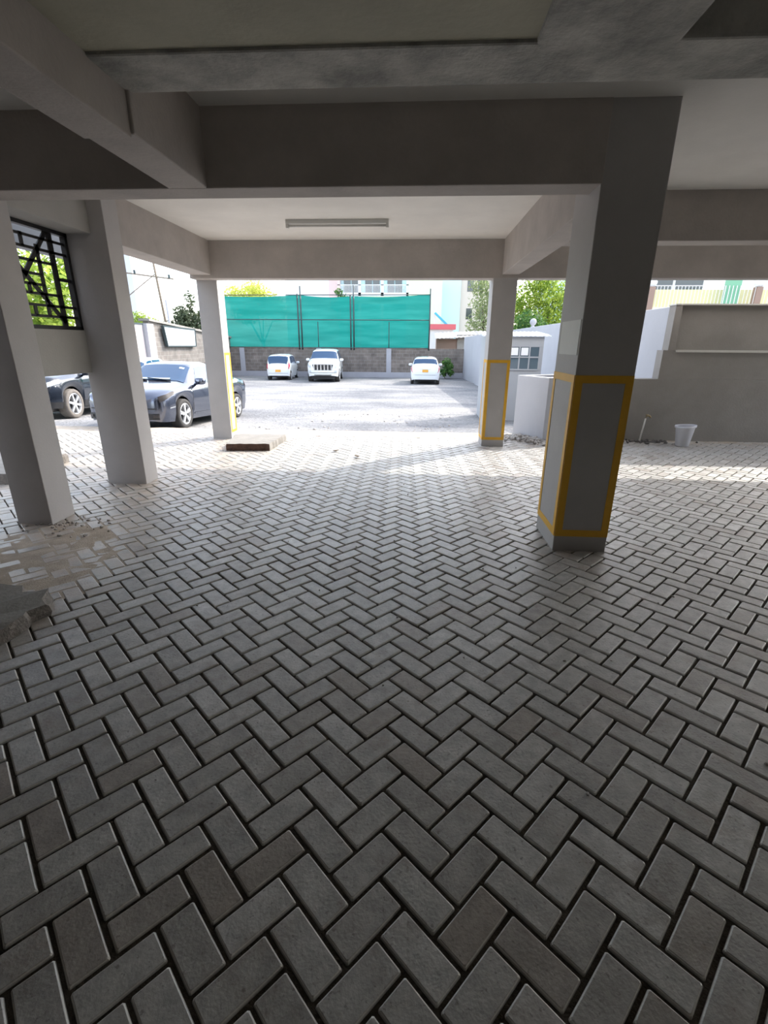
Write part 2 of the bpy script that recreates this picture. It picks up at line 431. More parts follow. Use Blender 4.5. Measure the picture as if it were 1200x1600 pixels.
# gravel lot
mb = MB(); ys = [8.0+.16*i for i in range(60)]
while ys[-1] < 34.5: ys.append(ys[-1]+.35)
ys += [40, 60, 100, 200]
xs = [-90,-60,-40,-30,-24] + [-20+.3*i for i in range(101)] + [12,14,18,25,40,60,90]
for y in ys:
    for x in xs:
        z = gz(y) + .03*noise.noise(Vector((x*.8,y*.8,0))) + .012*noise.noise(Vector((x*3,y*3,2)))
        if y < 8.7: z += -.03 + .02*noise.noise(Vector((x*2.1,y*3,8))) + .03*(y-8.0)/.7
        mb.v.append((x,y,z))
nxs = len(xs)
for j in range(len(ys)-1):
    for i in range(nxs-1):
        k = j*nxs+i; mb.f.append((k,k+1,k+nxs+1,k+nxs)); mb.mi.append(0)
ground = mb.build('ground', M['gravel'], smooth=True)
tag(ground, 'pale sunlit gravel of the open parking lot', 'ground', kind='structure')
mb = MB(); mb.box(-90,-8.2,-30,8.05,-.08,-.02)
tag(mb.build('ground_side', M['gravel']), 'gravel ground outside left of the building', 'ground', kind='structure')

# ------------------------------------------------------------------ building frame
ZB, ZC = 2.415, 2.84
def struct(name, mb_, m, label, cat, bevel=.008, parent=None):
    o = mb_.build(name, m, parent, bevel=bevel)
    if not parent: tag(o, label, cat, kind='structure')
    return o
mb = MB(); mb.box(-3.42, 9, 2.5, 5.2, ZC, 6.0); mb.box(-3.275, 9, 5.2, 7.70, ZC, 6.0); mb.box(-3.42,-1.55,-6,2.5,ZC,6.0); mb.box(.8,9,-6,2.5,ZC,6.0)  # extra height stands in for unseen upper floors, to shade the outside left
struct('ceiling', mb, M['ceil'], 'white plastered ceiling between the concrete beams', 'ceiling', 0)
mb = MB(); mb.box(-1.55,.8,-6,2.5,2.598,6.0)
struct('ceiling_slab', mb, M['slab'], 'low olive grey slab overhead nearest the viewer', 'ceiling', 0)
# front beam
mb = MB(); mb.box(-3.42,1.10,3.473,3.71,ZB,ZC+.02)
struct('beam', mb, M['beam'], 'dark cross beam on the tall column nearest the viewer', 'beam')
# far beam over the exit
mb = MB(); mb.box(-3.275,9,7.457,7.70,2.355,ZC+.02)
struct('beam_far', mb, M['beam'], 'far cross beam over the sunlit car park exit', 'beam')
# near rough cross beam
mb = MB(); mb.box(-1.5,9,2.36,2.68,2.585,ZC+.02)
ob = struct('beam_near', mb, M['raw'], 'rough unpainted cross beam closest overhead', 'beam', .012)
# left longitudinal beam with its cast step
mb = MB(); mb.box(-1.60,-1.345,2.64,3.49,ZB+.002,ZC+.02); mb.box(-1.60,-1.362,-6,2.65,ZB-.012,ZC+.02)
struct('beam_left', mb, M['beam'], 'stepped beam running overhead towards the viewer at left', 'beam')
# right near longitudinal beam
mb = MB(); mb.box(.43,.97,-6,2.38,2.583,ZC+.02)
struct('beam_right', mb, M['raw'], 'rough wide beam overhead at top right meeting the near cross beam', 'beam', .012)
mb = MB(); mb.box(-3.25,-2.955,5.1,7.47,2.40,ZC+.02)
struct('beam_edge', mb, M['beam'], 'edge beam at left joining the two far left columns', 'beam')
mb = MB(); mb.box(1.165,1.40,4.02,7.47,2.40,ZC+.02)
struct('beam_inner', mb, M['beam'], 'inner beam running from the tall column to the far right column', 'beam')
mb = MB(); mb.box(1.39,9,5.296,5.54,2.425,ZC+.02)
struct('beam_side', mb, M['beam'], 'cross beam at right behind the tall near column', 'beam')

def border(parent, face, a0, a1, z0, z1, w, pos, t=.004):
    mb = MB(); 
    for (u0,u1,v0,v1) in ((a0,a1,z1-w,z1),(a0,a1,z0,z0+w),(a0,a0+w,z0+w,z1-w),(a1-w,a1,z0+w,z1-w)):
        if face == 'y': mb.box(u0,u1,pos-t,pos+.002,v0,v1)
        elif face == '-x': mb.box(pos-t,pos+.002,u0,u1,v0,v1)
        else: mb.box(pos-.002,pos+t,u0,u1,v0,v1)
    o = mb.build('painted_border', M['yellow'], parent); o['label'] = 'yellow painted rectangular border'
def column(x0,x1,y0,y1,label,z1=ZC+.02):
    mb = MB(); mb.box(x0,x1,y0,y1,-.03,z1)
    return struct('column', mb, M['column'], label, 'column', .006)
cR = column(1.090,1.485,3.478,4.0,'tall grey column nearest the viewer with yellow borders')
border(cR,'y',1.092,1.483,.12,1.30,.052,3.478); border(cR,'-x',3.482,3.996,.12,1.30,.052,1.09)
mb = MB(); mb.box(1.0865,1.092,3.50,3.93,1.43,1.655); o = mb.build('paint_patch', M['patch'], cR); o['label'] = 'pale rectangular paint patch'
column(-3.40,-3.09,3.70,3.99,'grey column nearest the left edge of the view')
column(-3.39,-2.95,4.985,5.24,'grey column at left between window grille and parked sedan')
c3 = column(-3.275,-2.965,7.665,7.93,'far left column beside the flat concrete slab',2.42)
border(c3,'x',7.69,7.925,.10,1.34,.04,-2.965)
c4 = column(1.05,1.385,7.46,7.83,'far right column with yellow borders near the exit',2.42)
border(c4,'y',1.052,1.383,.10,1.275,.042,7.46); border(c4,'-x',7.464,7.825,.10,1.275,.042,1.05)

# left wall bay with grille
mb = MB(); mb.box(-3.41,-3.10,3.98,5.0,2.455,ZC+.02); 
struct('wall_left', mb, M['spandrel'], 'plastered lintel above the window grille at left', 'wall')
mb = MB(); mb.box(-3.41,-3.335,3.98,5.0,1.19,1.60)
struct('wall_spandrel', mb, M['spandrel'], 'hanging plaster wall panel below the window grille at left', 'wall')
gr = empty('window_grille', (-3.365,4.45,1.6), 0, 'black metal window grille with crossed diagonal bars at left', 'window grille')
def gbar(pa, pb, w, name='bar', d=.012):
    mb = MB(); a_, b_ = (0,pa[0]-4.45,pa[1]-1.6), (0,pb[0]-4.45,pb[1]-1.6)
    mb.bar(a_, b_, w, d, up=(1,0,0)); return mb.build(name, M['black'], gr)
mb = MB()
for p,q in (((3.99,2.44),(4.98,2.44)),((3.99,1.615),(4.98,1.615)),((4.96,1.6),(4.96,2.455)),((4.0,1.6),(4.0,2.455))):
    mb.bar((0,p[0]-4.45,p[1]-1.6),(0,q[0]-4.45,q[1]-1.6),.035,.05,up=(1,0,0))
mb.build('frame', M['black'], gr)
gbar((4.76,1.61),(4.76,2.445),.065,'mullion')
gbar((4.73,2.43),(4.20,1.86),.042,'diagonal_bar'); gbar((4.14,2.27),(4.77,1.66),.042,'diagonal_bar')
gbar((4.575,1.71),(4.575,2.30),.04); gbar((4.41,2.26),(4.41,2.37),.035); gbar((4.395,1.89),(4.395,1.98),.035); gbar((4.41,1.71),(4.41,1.79),.035)
for z,y1 in ((2.355,4.96),(2.262,4.96),(2.16,4.76),(2.055,4.575),(1.97,4.575),(1.895,4.76),(1.80,4.96),(1.71,4.96)):
    gbar((4.0,z),(y1,z),.023)
for z in (2.04,): gbar((4.76,z),(4.96,z),.028)
mb = MB(); mb.box(-4.35,-4.2,3.0,7.0,2.44,2.72); mb.box(-4.6,-4.33,3.0,7.0,2.62,2.68)
struct('canopy_fascia', mb, M['canopy'], 'grey fascia beam outside beyond the window grille', 'canopy', .004)

# walls behind the viewer and beyond the sides that enclose the space
mb = MB(); mb.box(9,9.2,-6.2,4.2,0,ZC+.1); struct('wall_right', mb, M['wallgrey'], 'grey side wall far right of the car park', 'wall', 0)
mb = MB(); mb.box(-3.6,-3.42,-6,3.3,0,ZC+.1); struct('wall_rear_left', mb, M['wallrear'], 'grey wall beyond the left edge behind the viewer', 'wall', 0)
mb = MB(); mb.box(-7.0,-6.8,-8,4.3,-.05,6.5); struct('wall_skyblock', mb, M['wallgrey'], 'unseen grey wall added outside at left to block skylight', 'wall', 0)  # added out of view to keep skylight off the column fronts
mb = MB(); mb.box(-3.6,9,-6.2,-6,0,ZC+.1); struct('wall_back', mb, M['wallrear'], 'grey wall behind the viewer', 'wall', 0)


# grey rendered wall at right with stepped end, recessed panel and ledge
mb = MB()
mb.prism([(3.93,8.19),(3.93,8.40),(9.2,8.40),(9.2,8.27),(4.03,8.27),(4.03,8.19)],1.42,2.075)
mb.box(3.86,9.2,8.19,8.40,.985,1.42); mb.box(3.06,9.2,8.19,8.40,-.1,.985)
w1 = struct('wall_rendered', mb, M['wallgrey'], 'grey rendered boundary wall at right behind the bucket', 'wall', .004)
mb = MB(); mb.box(4.05,9.2,8.165,8.272,1.392,1.425); o = mb.build('ledge', M['ledge'], w1); o['label'] = 'pale ledge strip'
mb = MB(); mb.box(3.92,9.2,8.18,8.41,2.07,2.09); mb.build('coping', M['ledge'], w1)
# white boundary wall running away
wl = [(3.93,8.38),(3.1,33.2)]
def wallrun(p, q, t, z0a, z0b, z1a, z1b):
    a_, b_ = Vector((*p,0)), Vector((*q,0)); d = (b_-a_).normalized(); n = Vector((d.y,-d.x,0))*t
    mb = MB(); mb.add([(a_.x,a_.y,z0a),(b_.x,b_.y,z0b),((b_+n).x,(b_+n).y,z0b),((a_+n).x,(a_+n).y,z0a),(a_.x,a_.y,z1a),(b_.x,b_.y,z1b),((b_+n).x,(b_+n).y,z1b),((a_+n).x,(a_+n).y,z1a)],
        [(0,3,2,1),(4,5,6,7),(0,1,5,4),(1,2,6,5),(2,3,7,6),(3,0,4,7)])
    return mb
mb = wallrun(wl[0], wl[1], .2, -.2, -.8, 2.06, 1.88)
ww = struct('wall_boundary', mb, M['wallwhite'], 'white boundary wall running along the right of the parking lot', 'wall', .01)
def wpt(y, off=0):
    t = (y-8.38)/(33.2-8.38); return 3.93+(3.1-3.93)*t - off
mb = MB(); mb.lathe([(.0,0),(.07,0),(.07,.04),(.04,.06),(.05,.08),(.09,.12),(.11,.18),(.09,.25),(.05,.28),(0,.29)],16,off=(wpt(16.9)+.1,16.9,1.98))
tag(mb.build('ball_finial', M['wallwhite'], smooth=True), 'white round ball finial on top of the white boundary wall', 'finial')
# gate in the far stretch of the white wall
gt = empty('metal_gate', (wpt(26),26,gz(26)), 0, 'white metal gate set in the far end of the white wall', 'gate')
for k in range(2):
    y0, y1 = (23.6,25.5) if k == 0 else (25.56,27.4)
    mb = MB(); g0 = gz(26)
    x0,x1_ = wpt(y0,.03)-wpt(26), wpt(y1,.03)-wpt(26)
    mb.bar((x0,y0-26,.95),(x1_,y1-26,.95),.04,2.2); lf = mb.build('gate_leaf', M['wallwhite'], gt)
    yy = y0+.05
    mb = MB(); mb.bar((wpt(yy,.06)-wpt(26),yy-26,.0),(wpt(yy,.06)-wpt(26),yy-26,2.1),.05,.05); mb.build('stile', M['steel'], lf)

# far stone wall
bw = empty('wall_far', (0,33,0), 0, 'far grey stone block wall with pale posts', 'wall', kind='structure')
mb = MB(); mb.box(-13,3.1,0,.25,-1,1.15)
mb.build('stonework', M['block'], bw)
mb = MB(); mb.box(-13,3.1,-.06,.0,-1,-.33); mb.build('plinth', M['asph'], bw)
for px in (-11.25,-6.25,-1.7,-20/10+0):
    pass
for x in (-11.5,-6.35,-1.75):
    mb = MB(); mb.box(x-.16,x+.16,-.05,.28,-1,1.17); mb.build('post', M['post'], bw, bevel=.01)
random.seed(3)
# left boundary wall
lw = empty('wall_side', (-12.3,0,0), 0, 'stone boundary wall at far left with sloping coping', 'wall', kind='structure')
mb = MB(); mb.add([(0,23.0,-1),(0,33.2,-1),(-.25,33.2,-1),(-.25,23.0,-1),(0,23.0,2.40),(0,33.2,1.75),(-.25,33.2,1.75),(-.25,23.0,2.40)],[(0,3,2,1),(4,5,6,7),(0,1,5,4),(1,2,6,5),(2,3,7,6),(3,0,4,7)])
mb.build('stonework', M['blockY'], lw)
mb = MB(); mb.add([(.12,22.9,2.38),(.12,33.2,1.73),(-.4,33.2,1.73),(-.4,22.9,2.38),(.12,22.9,2.48),(.12,33.2,1.83),(-.4,33.2,1.83),(-.4,22.9,2.48)],[(0,3,2,1),(4,5,6,7),(0,1,5,4),(1,2,6,5),(2,3,7,6),(3,0,4,7)])
mb.build('coping', M['concrete'], lw)
mb = MB(); mb.box(-.1,.16,22.55,23.15,-1,2.25); mb.build('post', M['post'], lw, bevel=.01)
pn = MB(); pn.box(-12.4,-12.33,20.2,22.5,-.6,2.2)
p_ = tag(pn.build('sheet_panel_fence', M['pinkpanel']), 'pale pinkish sheet fence left of the stone wall', 'fence')
mb = MB(); mb.bar((-12.36,20.2,2.23),(-12.36,22.6,2.23),.1,.08); mb.build('top_rail', M['steel'], p_)
bd = empty('sign_board', (-12.15,25.8,1.7), 0, 'blank white board hanging tilted on the stone wall behind the sedan', 'board')
mb = MB(); mb.add([(0,-1.75,.47),(0,1.72,.38),(0,1.65,-.42),(0,-1.55,-.40)],[(0,1,2,3)]); 
mb.add([(-.05,-1.75,.47),(-.05,1.72,.38),(-.05,1.65,-.42),(-.05,-1.55,-.40)],[(3,2,1,0)]); mb.build('panel', M['board'], bd)
mb = MB()
q = [(0,-1.8,.5),(0,1.75,.41),(0,1.68,-.45),(0,-1.6,-.43)]
mb.bar(q[0],q[3],.14,.06); mb.bar(q[3],q[2],.06,.06); mb.bar(q[0],q[1],.05,.06); mb.bar(q[1],q[2],.05,.06)
mb.build('frame', M['steel'], bd)

# ------------------------------------------------------------------ shade net fence
sn = empty('shade_net_fence', (0,33.1,1.15), 0, 'tall teal shade net fence on top of the far stone wall', 'fence')
def netpanel(x0,x1,zt0,zt1):
    mb = MB(); nx, nz = 24, 12
    for j in range(nz+1):
        for i in range(nx+1):
            x = x0+(x1-x0)*i/nx; zt = zt0+(zt1-zt0)*i/nx - .10*math.sin(PI*i/nx)
            z = .02+(zt-.02)*j/nz
            y = .06*noise.noise(Vector((x*.7,z*1.5,0)))+.05*math.sin(PI*i/nx)*math.sin(2*PI*j/nz)
            mb.v.append((x,y,z))
    for j in range(nz):
        for i in range(nx):
            k = j*(nx+1)+i; mb.f.append((k,k+1,k+nx+2,k+nx+1)); mb.mi.append(0)
    mb.build('net_panel', M['net'], sn, smooth=True)
px_ = [-13.2,-7.55,-4.1,.83]; ptop = [3.15,3.2,3.12,3.25]
for k in range(3): netpanel(px_[k],px_[k+1],ptop[k],ptop[k+1])
for x,h in ((-7.62,3.25),(-7.42,3.7),(-4.22,3.2),(-4.02,3.75),(.83,3.55),(-6.35,1.6),(-1.75,1.6)):
    mb = MB(); mb.tube([(x,-.12,-.1),(x,-.12,h)],.045 if h>2 else .025,8); mb.build('post', M['steel'], sn, smooth=True)
for z0,z1 in ((1.72,1.72),(.03,.03),(3.16,3.2)):
    mb = MB(); mb.tube([(-13.2,-.14,z0),(.83,-.14,z1)],.028,6); mb.build('rail', M['steel'], sn, smooth=True)

# ------------------------------------------------------------------ cars
def itp(tab, x):
    if x <= tab[0][0]: return tab[0][1]
    for (a_,va),(b_,vb) in zip(tab,tab[1:]):
        if x <= b_:
            t = (x-a_)/(b_-a_) if b_ > a_ else 0
            return va+(vb-va)*t
    return tab[-1][1]
def smooth_tab(tab, x, r=.05):
    return (itp(tab,x-r)+2*itp(tab,x)+itp(tab,x+r))/4

def make_car(P, loc, heading, label, cat='car', group=None, scale=.92):
    root = empty('car', loc, heading, label, cat, group, scale=scale)
    xr, xf = P['zt'][0][0], P['zt'][-1][0]
    def zlo(x):
        z = itp(P['zlo'], x)
        for xa in (P['ax_f'], P['ax_r']):
            d = abs(x-xa); ra = P['ra']
            if d < ra: z = max(z, P['rw_']+math.sqrt(ra*ra-d*d)*1.0)
        return z
    def sec(x):
        w = smooth_tab(P['w'],x,.03); zt = smooth_tab(P['zt'],x); zb = smooth_tab(P['zb'],x); rw = min(smooth_tab(P['rw'],x), w*.97)
        zl = min(zlo(x), zb-.04); h = zb-zl; zt = max(zt, zb+.015)
        dlt = min(.06,(zt-zb)*.45)
        p4 = (w*.955,zb); p7 = (rw,zt-dlt)
        L = lambda t,b=0: (p4[0]+(p7[0]-p4[0])*t+b, p4[1]+(p7[1]-p4[1])*t)
        return [(w*.94,zl),(w*.985,zl+.25*h),(w,zl+.55*h),(w*.99,zl+.85*h),p4,L(.08,-.008),L(.55,.006),p7,(rw*.80,zt-dlt*.22),(rw*.42,zt),(0,zt+.006)]
    def S(x,t):
        s_ = sec(x); i = max(0,min(9,int(t))); f = t-i
        return Vector((x, s_[i][0]+(s_[i+1][0]-s_[i][0])*f, s_[i][1]+(s_[i+1][1]-s_[i][1])*f))
    # stations
    xs_ = set([xr+ (xf-xr)*k/70 for k in range(71)])
    for xa in (P['ax_f'],P['ax_r']):
        for k in range(-12,13): xs_.add(xa+P['ra']*math.sin(k/12*PI/2)); 
        xs_.add(xa-P['ra']-.003); xs_.add(xa+P['ra']+.003)
    for k in range(8): xs_.add(xf-.12*(k/8)**2); xs_.add(xr+.12*(k/8)**2)
    xs_ = sorted(x for x in xs_ if xr <= x <= xf)
    mb = MB(); ring = 21
    for x in xs_:
        s_ = sec(x)
        mb.v += [(x,y,z) for y,z in s_] + [(x,-y,z) for y,z in s_[-2::-1]]
    for i in range(len(xs_)-1):
        for k in range(ring-1): mb.f.append((i*ring+k,i*ring+k+1,(i+1)*ring+k+1,(i+1)*ring+k)); mb.mi.append(0)
    mb.f.append(tuple(range(ring))[::-1]); mb.mi.append(0); mb.f.append(tuple((len(xs_)-1)*ring+k for k in range(ring))); mb.mi.append(0)
    body = mb.build('body', P['paint'], root, smooth=True)
    # patches that follow the body surface
    def patch(name, quad, m, sides=(1,-1), off=.006, n=10, k=6, parent=None):
        out = []
        for sd in sides:
            mb = MB()
            for j in range(k+1):
                for i in range(n+1):
                    u, v = i/n, j/k
                    x = (quad[0][0]*(1-u)+quad[1][0]*u)*(1-v)+(quad[3][0]*(1-u)+quad[2][0]*u)*v
                    t = (quad[0][1]*(1-u)+quad[1][1]*u)*(1-v)+(quad[3][1]*(1-u)+quad[2][1]*u)*v
                    p = S(x,t); e = .01
                    dx = S(x+e,t)-S(x-e,t); dt = S(x,min(10,t+.05))-S(x,max(0,t-.05))
                    nn = dt.cross(dx); 
                    if nn.length > 1e-9: nn.normalize()
                    if nn.y < 0 and t < 7: nn = -nn
                    if nn.z < 0 and t >= 7: nn = -nn
                    p = p + nn*off
                    mb.v.append((p.x, p.y*sd, p.z))
            for j in range(k):
                for i in range(n):
                    q_ = j*(n+1)+i; f = (q_,q_+1,q_+n+2,q_+n+1)
                    mb.f.append(f if sd < 0 else f[::-1]); mb.mi.append(0)
            out.append(mb.build(name, m, parent or root, smooth=True))
        return out
    def screen(name, x0, x1, t0=7.05, off=.008, inset=.0):
        mb = MB(); n = 20; k = 8
        for j in range(k+1):
            x = x0+(x1-x0)*j/k
            for i in range(n+1):
                s_ = -1+2*i/n; t = 10-(10-t0)*abs(s_)
                p = S(x,t); dx = S(x+.01,t)-S(x-.01,t); dt = S(x,min(10,t+.05))-S(x,t-.05)
                nn = dt.cross(dx); nn.normalize()
                if nn.z < 0: nn = -nn
                p += nn*off
                mb.v.append((p.x,p.y*(1 if s_>=0 else -1),p.z))
        for j in range(k):
            for i in range(n):
                q_ = j*(n+1)+i; mb.f.append((q_,q_+1,q_+n+2,q_+n+1)); mb.mi.append(0)
        return mb.build(name, M['glass'], root, smooth=True)
    ft = sorted([(itp(P['w'],x),x) for x in [P['xnose0']+ (xf-P['xnose0'])*k/40 for k in range(41)]])
    rt = sorted([(itp(P['w'],x),x) for x in [xr+(P['xtail0']-xr)*k/40 for k in range(41)]])
    def endpatch(name, y0, y1, z0, z1, m, front=True, off=.012, parent=None, y0t=None, y1t=None, thick=.02):
        tab = ft if front else rt; sg = 1 if front else -1
        mb = MB(); n = 12
        y0t = y0 if y0t is None else y0t; y1t = y1 if y1t is None else y1t
        for lay in (0,1):
            for (za,ya,yb) in ((z0,y0,y1),(z1,y0t,y1t)):
                for i in range(n+1):
                    y = ya+(yb-ya)*i/n
                    x = itp(tab, abs(y)) + sg*(off - lay*thick)
                    mb.v.append((x,y,za))
        N_ = n+1
        for i in range(n):
            mb.f += [(i,i+1,N_+i+1,N_+i),(2*N_+i,3*N_+i,3*N_+i+1,2*N_+i+1),(i,2*N_+i,2*N_+i+1,i+1),(N_+i,N_+i+1,3*N_+i+1,3*N_+i)]; mb.mi += [0]*4
        mb.f += [(0,N_,3*N_,2*N_),(n,2*N_+n,3*N_+n,N_+n)]; mb.mi += [0,0]
        return mb.build(name, m, parent or root)
    # underbody and wheel wells
    mb = MB(); wmax = max(v for _,v in P['w'])
    mb.box(xr+.25,xf-.25,-(wmax-.26),(wmax-.26),.20,min(.62,P['rw_']+P['ra']))
    mb.box(P['ax_r']+P['ra'],P['ax_f']-P['ra'],-(wmax-.08),wmax-.08,.22,.5)
    mb.build('underbody', M['dark'], root)
    # wheels
    for xa in (P['ax_f'],P['ax_r']):
        for sd in (1,-1):
            r = P['rw_']; tw = P['tw']; y0 = wmax-.015
            mb = MB(); mb.lathe([(r*.68,-tw),(r*.93,-tw),(r*.99,-tw*.9),(r,-tw*.5),(r*.99,-tw*.1),(r*.95,0),(r*.80,.006),(r*.70,-.004),(r*.66,-.03)],32,'Y')
            wh = mb.build('wheel', P.get('tyre',M['tyre']), root, smooth=True)
            wh.location = (xa, sd*y0, r); wh.rotation_euler = (0,0,0 if sd > 0 else PI)
            mb = MB(); ri = r*.70
            mb.lathe([(ri,0),(ri*.97,.004),(ri*.92,-.008),(ri*.88,-.05)],32,'Y')
            mb.lathe([(0.001,.0),(ri*.13,.0),(ri*.2,-.012),(ri*.24,-.04)],16,'Y')
            ns = P['spokes']
            for k in range(ns):
                for e in ((-.11,.11) if P.get('twin') else (0,)):
                    a_ = 2*PI*k/ns+.2
                    a1, a2 = a_+e*1.2, a_+e
                    p0 = Vector((math.cos(a1)*ri*.17,-.012,math.sin(a1)*ri*.17)); p1 = Vector((math.cos(a2)*ri*.95,-.006,math.sin(a2)*ri*.95))
                    mb.bar(p0,p1,.03,.075 if not P.get('twin') else .042,up=(0,1,0)) if False else mb.bar(p0,p1,.055 if not P.get('twin') else .034,.03,up=(0,1,0))
            mb.build('rim', M['alloy'], wh)
            mb = MB(); mb.lathe([(0.001,-.07),(ri*.9,-.07)],24,'Y'); mb.build('brake_disc', M['dark'], wh)
    # glazing
    screen('windscreen', P['ws'][0], P['ws'][1]); screen('rear_window', P['rwin'][0], P['rwin'][1])
    for q_ in P['side']: patch('side_window', q_, M['glass'], n=14)
    for q_ in P['seams']: patch('door_seam', [(q_-.006,1.0),(q_+.006,1.0),(q_+.006,4.6),(q_-.006,4.6)], M['dark'], off=.002, n=1)
    for q_ in P['handles']: patch('door_handle', [(q_-.10,3.35),(q_+.10,3.35),(q_+.10,3.55),(q_-.10,3.55)], P['handle_m'], off=.022, n=4, k=2)
    for q_ in P.get('head',[]): patch('headlamp', q_, P['lamp_m'], off=.006)
    for q_ in P.get('tail',[]): patch('tail_lamp', q_, M['tail'], off=.010)
    for nm,q_,mn in P.get('extra',[]): patch(nm, q_, M[mn], off=.007)
    for nm,a_,mn,fr in P.get('ends',[]): endpatch(nm,*a_[:4],M[mn],fr,*(a_[4:5]),**({'y0t':a_[5],'y1t':a_[6]} if len(a_)>5 else {}))
    # mirrors
    for sd in (1,-1):
        p = S(P['mir'],4.6); mb = MB()
        c = Vector((p.x,(p.y+.13)*sd,p.z+.07)); 
        prof = []
        vs = []; nU, nV = 12, 8
        for j in range(nV+1):
            ph_ = -PI/2+PI*j/nV
            for i in range(nU):
                an = 2*PI*i/nU; cx,cy,cz = math.cos(ph_)*math.cos(an), math.cos(ph_)*math.sin(an), math.sin(ph_)
                f = lambda s_: math.copysign(abs(s_)**.6,s_)
                vs.append((c.x+.075*f(cx), c.y+.115*f(cy), c.z+.075*f(cz)))
        fs = [(j*nU+i,j*nU+(i+1)%nU,(j+1)*nU+(i+1)%nU,(j+1)*nU+i) for j in range(nV) for i in range(nU)]
        mb.add(vs,fs); mb.bar((p.x,p.y*sd,p.z+.0),(c.x,c.y,c.z-.04),.05,.04)
        mb.build('mirror', P.get('mirror_m',P['paint']), root, smooth=True)
    return root, S, endpatch, patch

sedan = dict(zt=[(-2.30,.78),(-2.26,.96),(-2.1,1.03),(-1.65,1.07),(-1.5,1.08),(-.85,1.35),(-.3,1.42),(.2,1.41),(.45,1.355),(1.12,.985),(1.25,.955),(1.9,.84),(2.1,.77),(2.2,.70),(2.24,.62)],
  zb=[(-2.30,.72),(-2.1,.95),(-1.5,.98),(0,.93),(1.0,.90),(1.8,.80),(2.1,.72),(2.2,.66),(2.24,.58)],
  w=[(-2.30,.35),(-2.27,.62),(-2.2,.78),(-2.0,.87),(-1.2,.905),(1.2,.905),(1.75,.895),(2.0,.86),(2.12,.78),(2.19,.66),(2.23,.45),(2.24,.25)],
  rw=[(-2.30,.3),(-2.2,.66),(-1.7,.74),(-1.45,.70),(-.9,.585),(.3,.585),(.5,.60),(1.12,.76),(1.9,.74),(2.1,.62),(2.24,.16)],
  zlo=[(-2.3,.34),(-2.1,.22),(-1.8,.19),(1.8,.19),(2.1,.20),(2.24,.24)],
  ax_f=1.40, ax_r=-1.36, ra=.365, rw_=.318, tw=.22, spokes=5, twin=True, paint=M['paint_grey'], handle_m=M['paint_grey'], lamp_m=M['lamp'],
  xnose0=1.75, xtail0=-2.0, ws=(.50,1.10), rwin=(-1.42,-.88),
  side=[[(-.30,4.75),(.92,4.75),(.36,6.75),(-.30,6.75)],[(-1.28,4.85),(-.36,4.75),(-.36,6.75),(-.92,6.75)]],
  seams=[-.33,1.02,-1.12], handles=[-.12,-.98], mir=.80,
  head=[[(1.70,3.35),(2.13,2.75),(2.13,3.95),(1.78,4.0)]], tail=[[(-2.24,3.0),(-1.98,3.0),(-2.0,4.1),(-2.2,4.0)]],
  extra=[('side_marker',[(1.06,2.55),(1.13,2.55),(1.13,2.75),(1.06,2.75)],'sticker'),('sill_trim',[(-.95,.55),(.98,.55),(.98,.75),(-.95,.75)],'paint_grey'),('bumper_strip',[(1.78,1.75),(1.95,1.75),(1.95,1.88),(1.78,1.88)],'chrome')],
  ends=[('lower_intake',(-.74,.74,.25,.37,.014),'dark',True),('bumper_groove',(-.70,.70,.45,.475,.006),'dark',True),('grille_opening',(.04,.30,.50,.67,.012),'dark',True),('grille_opening',(-.30,-.04,.50,.67,.012),'dark',True),('fog_lamp',(.64,.74,.29,.34,.026),'lamp',True),('fog_lamp',(-.74,-.64,.29,.34,.026),'lamp',True),('number_plate',(-.26,.26,.72,.84,.02),'plate_y',False)])
cx, cy = (-4.498-4.36)/2, (9.338+11.846)/2
hd = math.atan2(9.338-11.846, -4.498+4.36)
# left wheels sit at the measured tyre marks; the car's centre lies to its right
sc_ = .915
off = Vector((math.sin(hd),-math.cos(hd),0))*.88*sc_
mid = Vector((-4.425,10.58,0)) + off
r_, S_, ep_, pt_ = make_car(sedan, (mid.x,mid.y,-.205), hd, 'slate grey sedan parked nose-in just beyond the left columns', scale=sc_)
r_.rotation_euler = (0, math.radians(-3.2), hd)
# windscreen stickers
mb = MB()
def ws_quad(x0,x1,s0,s1,off=.014):
    vs = []
    for x,s_ in ((x0,s0),(x1,s0),(x1,s1),(x0,s1)):
        t = 10-3*abs(s_); p = S_(x,t); vs.append((p.x+.01,p.y*(1 if s_>=0 else -1),p.z+off))
    mb.add(vs,[(0,1,2,3)])
ws_quad(.58,.64,.55,.75); o = mb.build('sticker', M['sticker'], r_); o['label'] = 'pale windscreen sticker'
mb = MB(); ws_quad(1.02,1.06,-.3,.45); o = mb.build('dashboard_paper', M['sticker'], r_); o['label'] = 'pale papers on the dashboard'
mb = MB(); p = S_(1.11,8.5); mb.bar((1.12,p.y,p.z+.02),(1.06,-.1,S_(1.06,9.8).z+.025),.02,.015); mb.bar((1.12,-p.y*.2,S_(1.12,9.8).z+.02),(1.07,-.62,S_(1.07,8.0).z+.025),.02,.015); mb.build('wiper', M['dark'], r_)

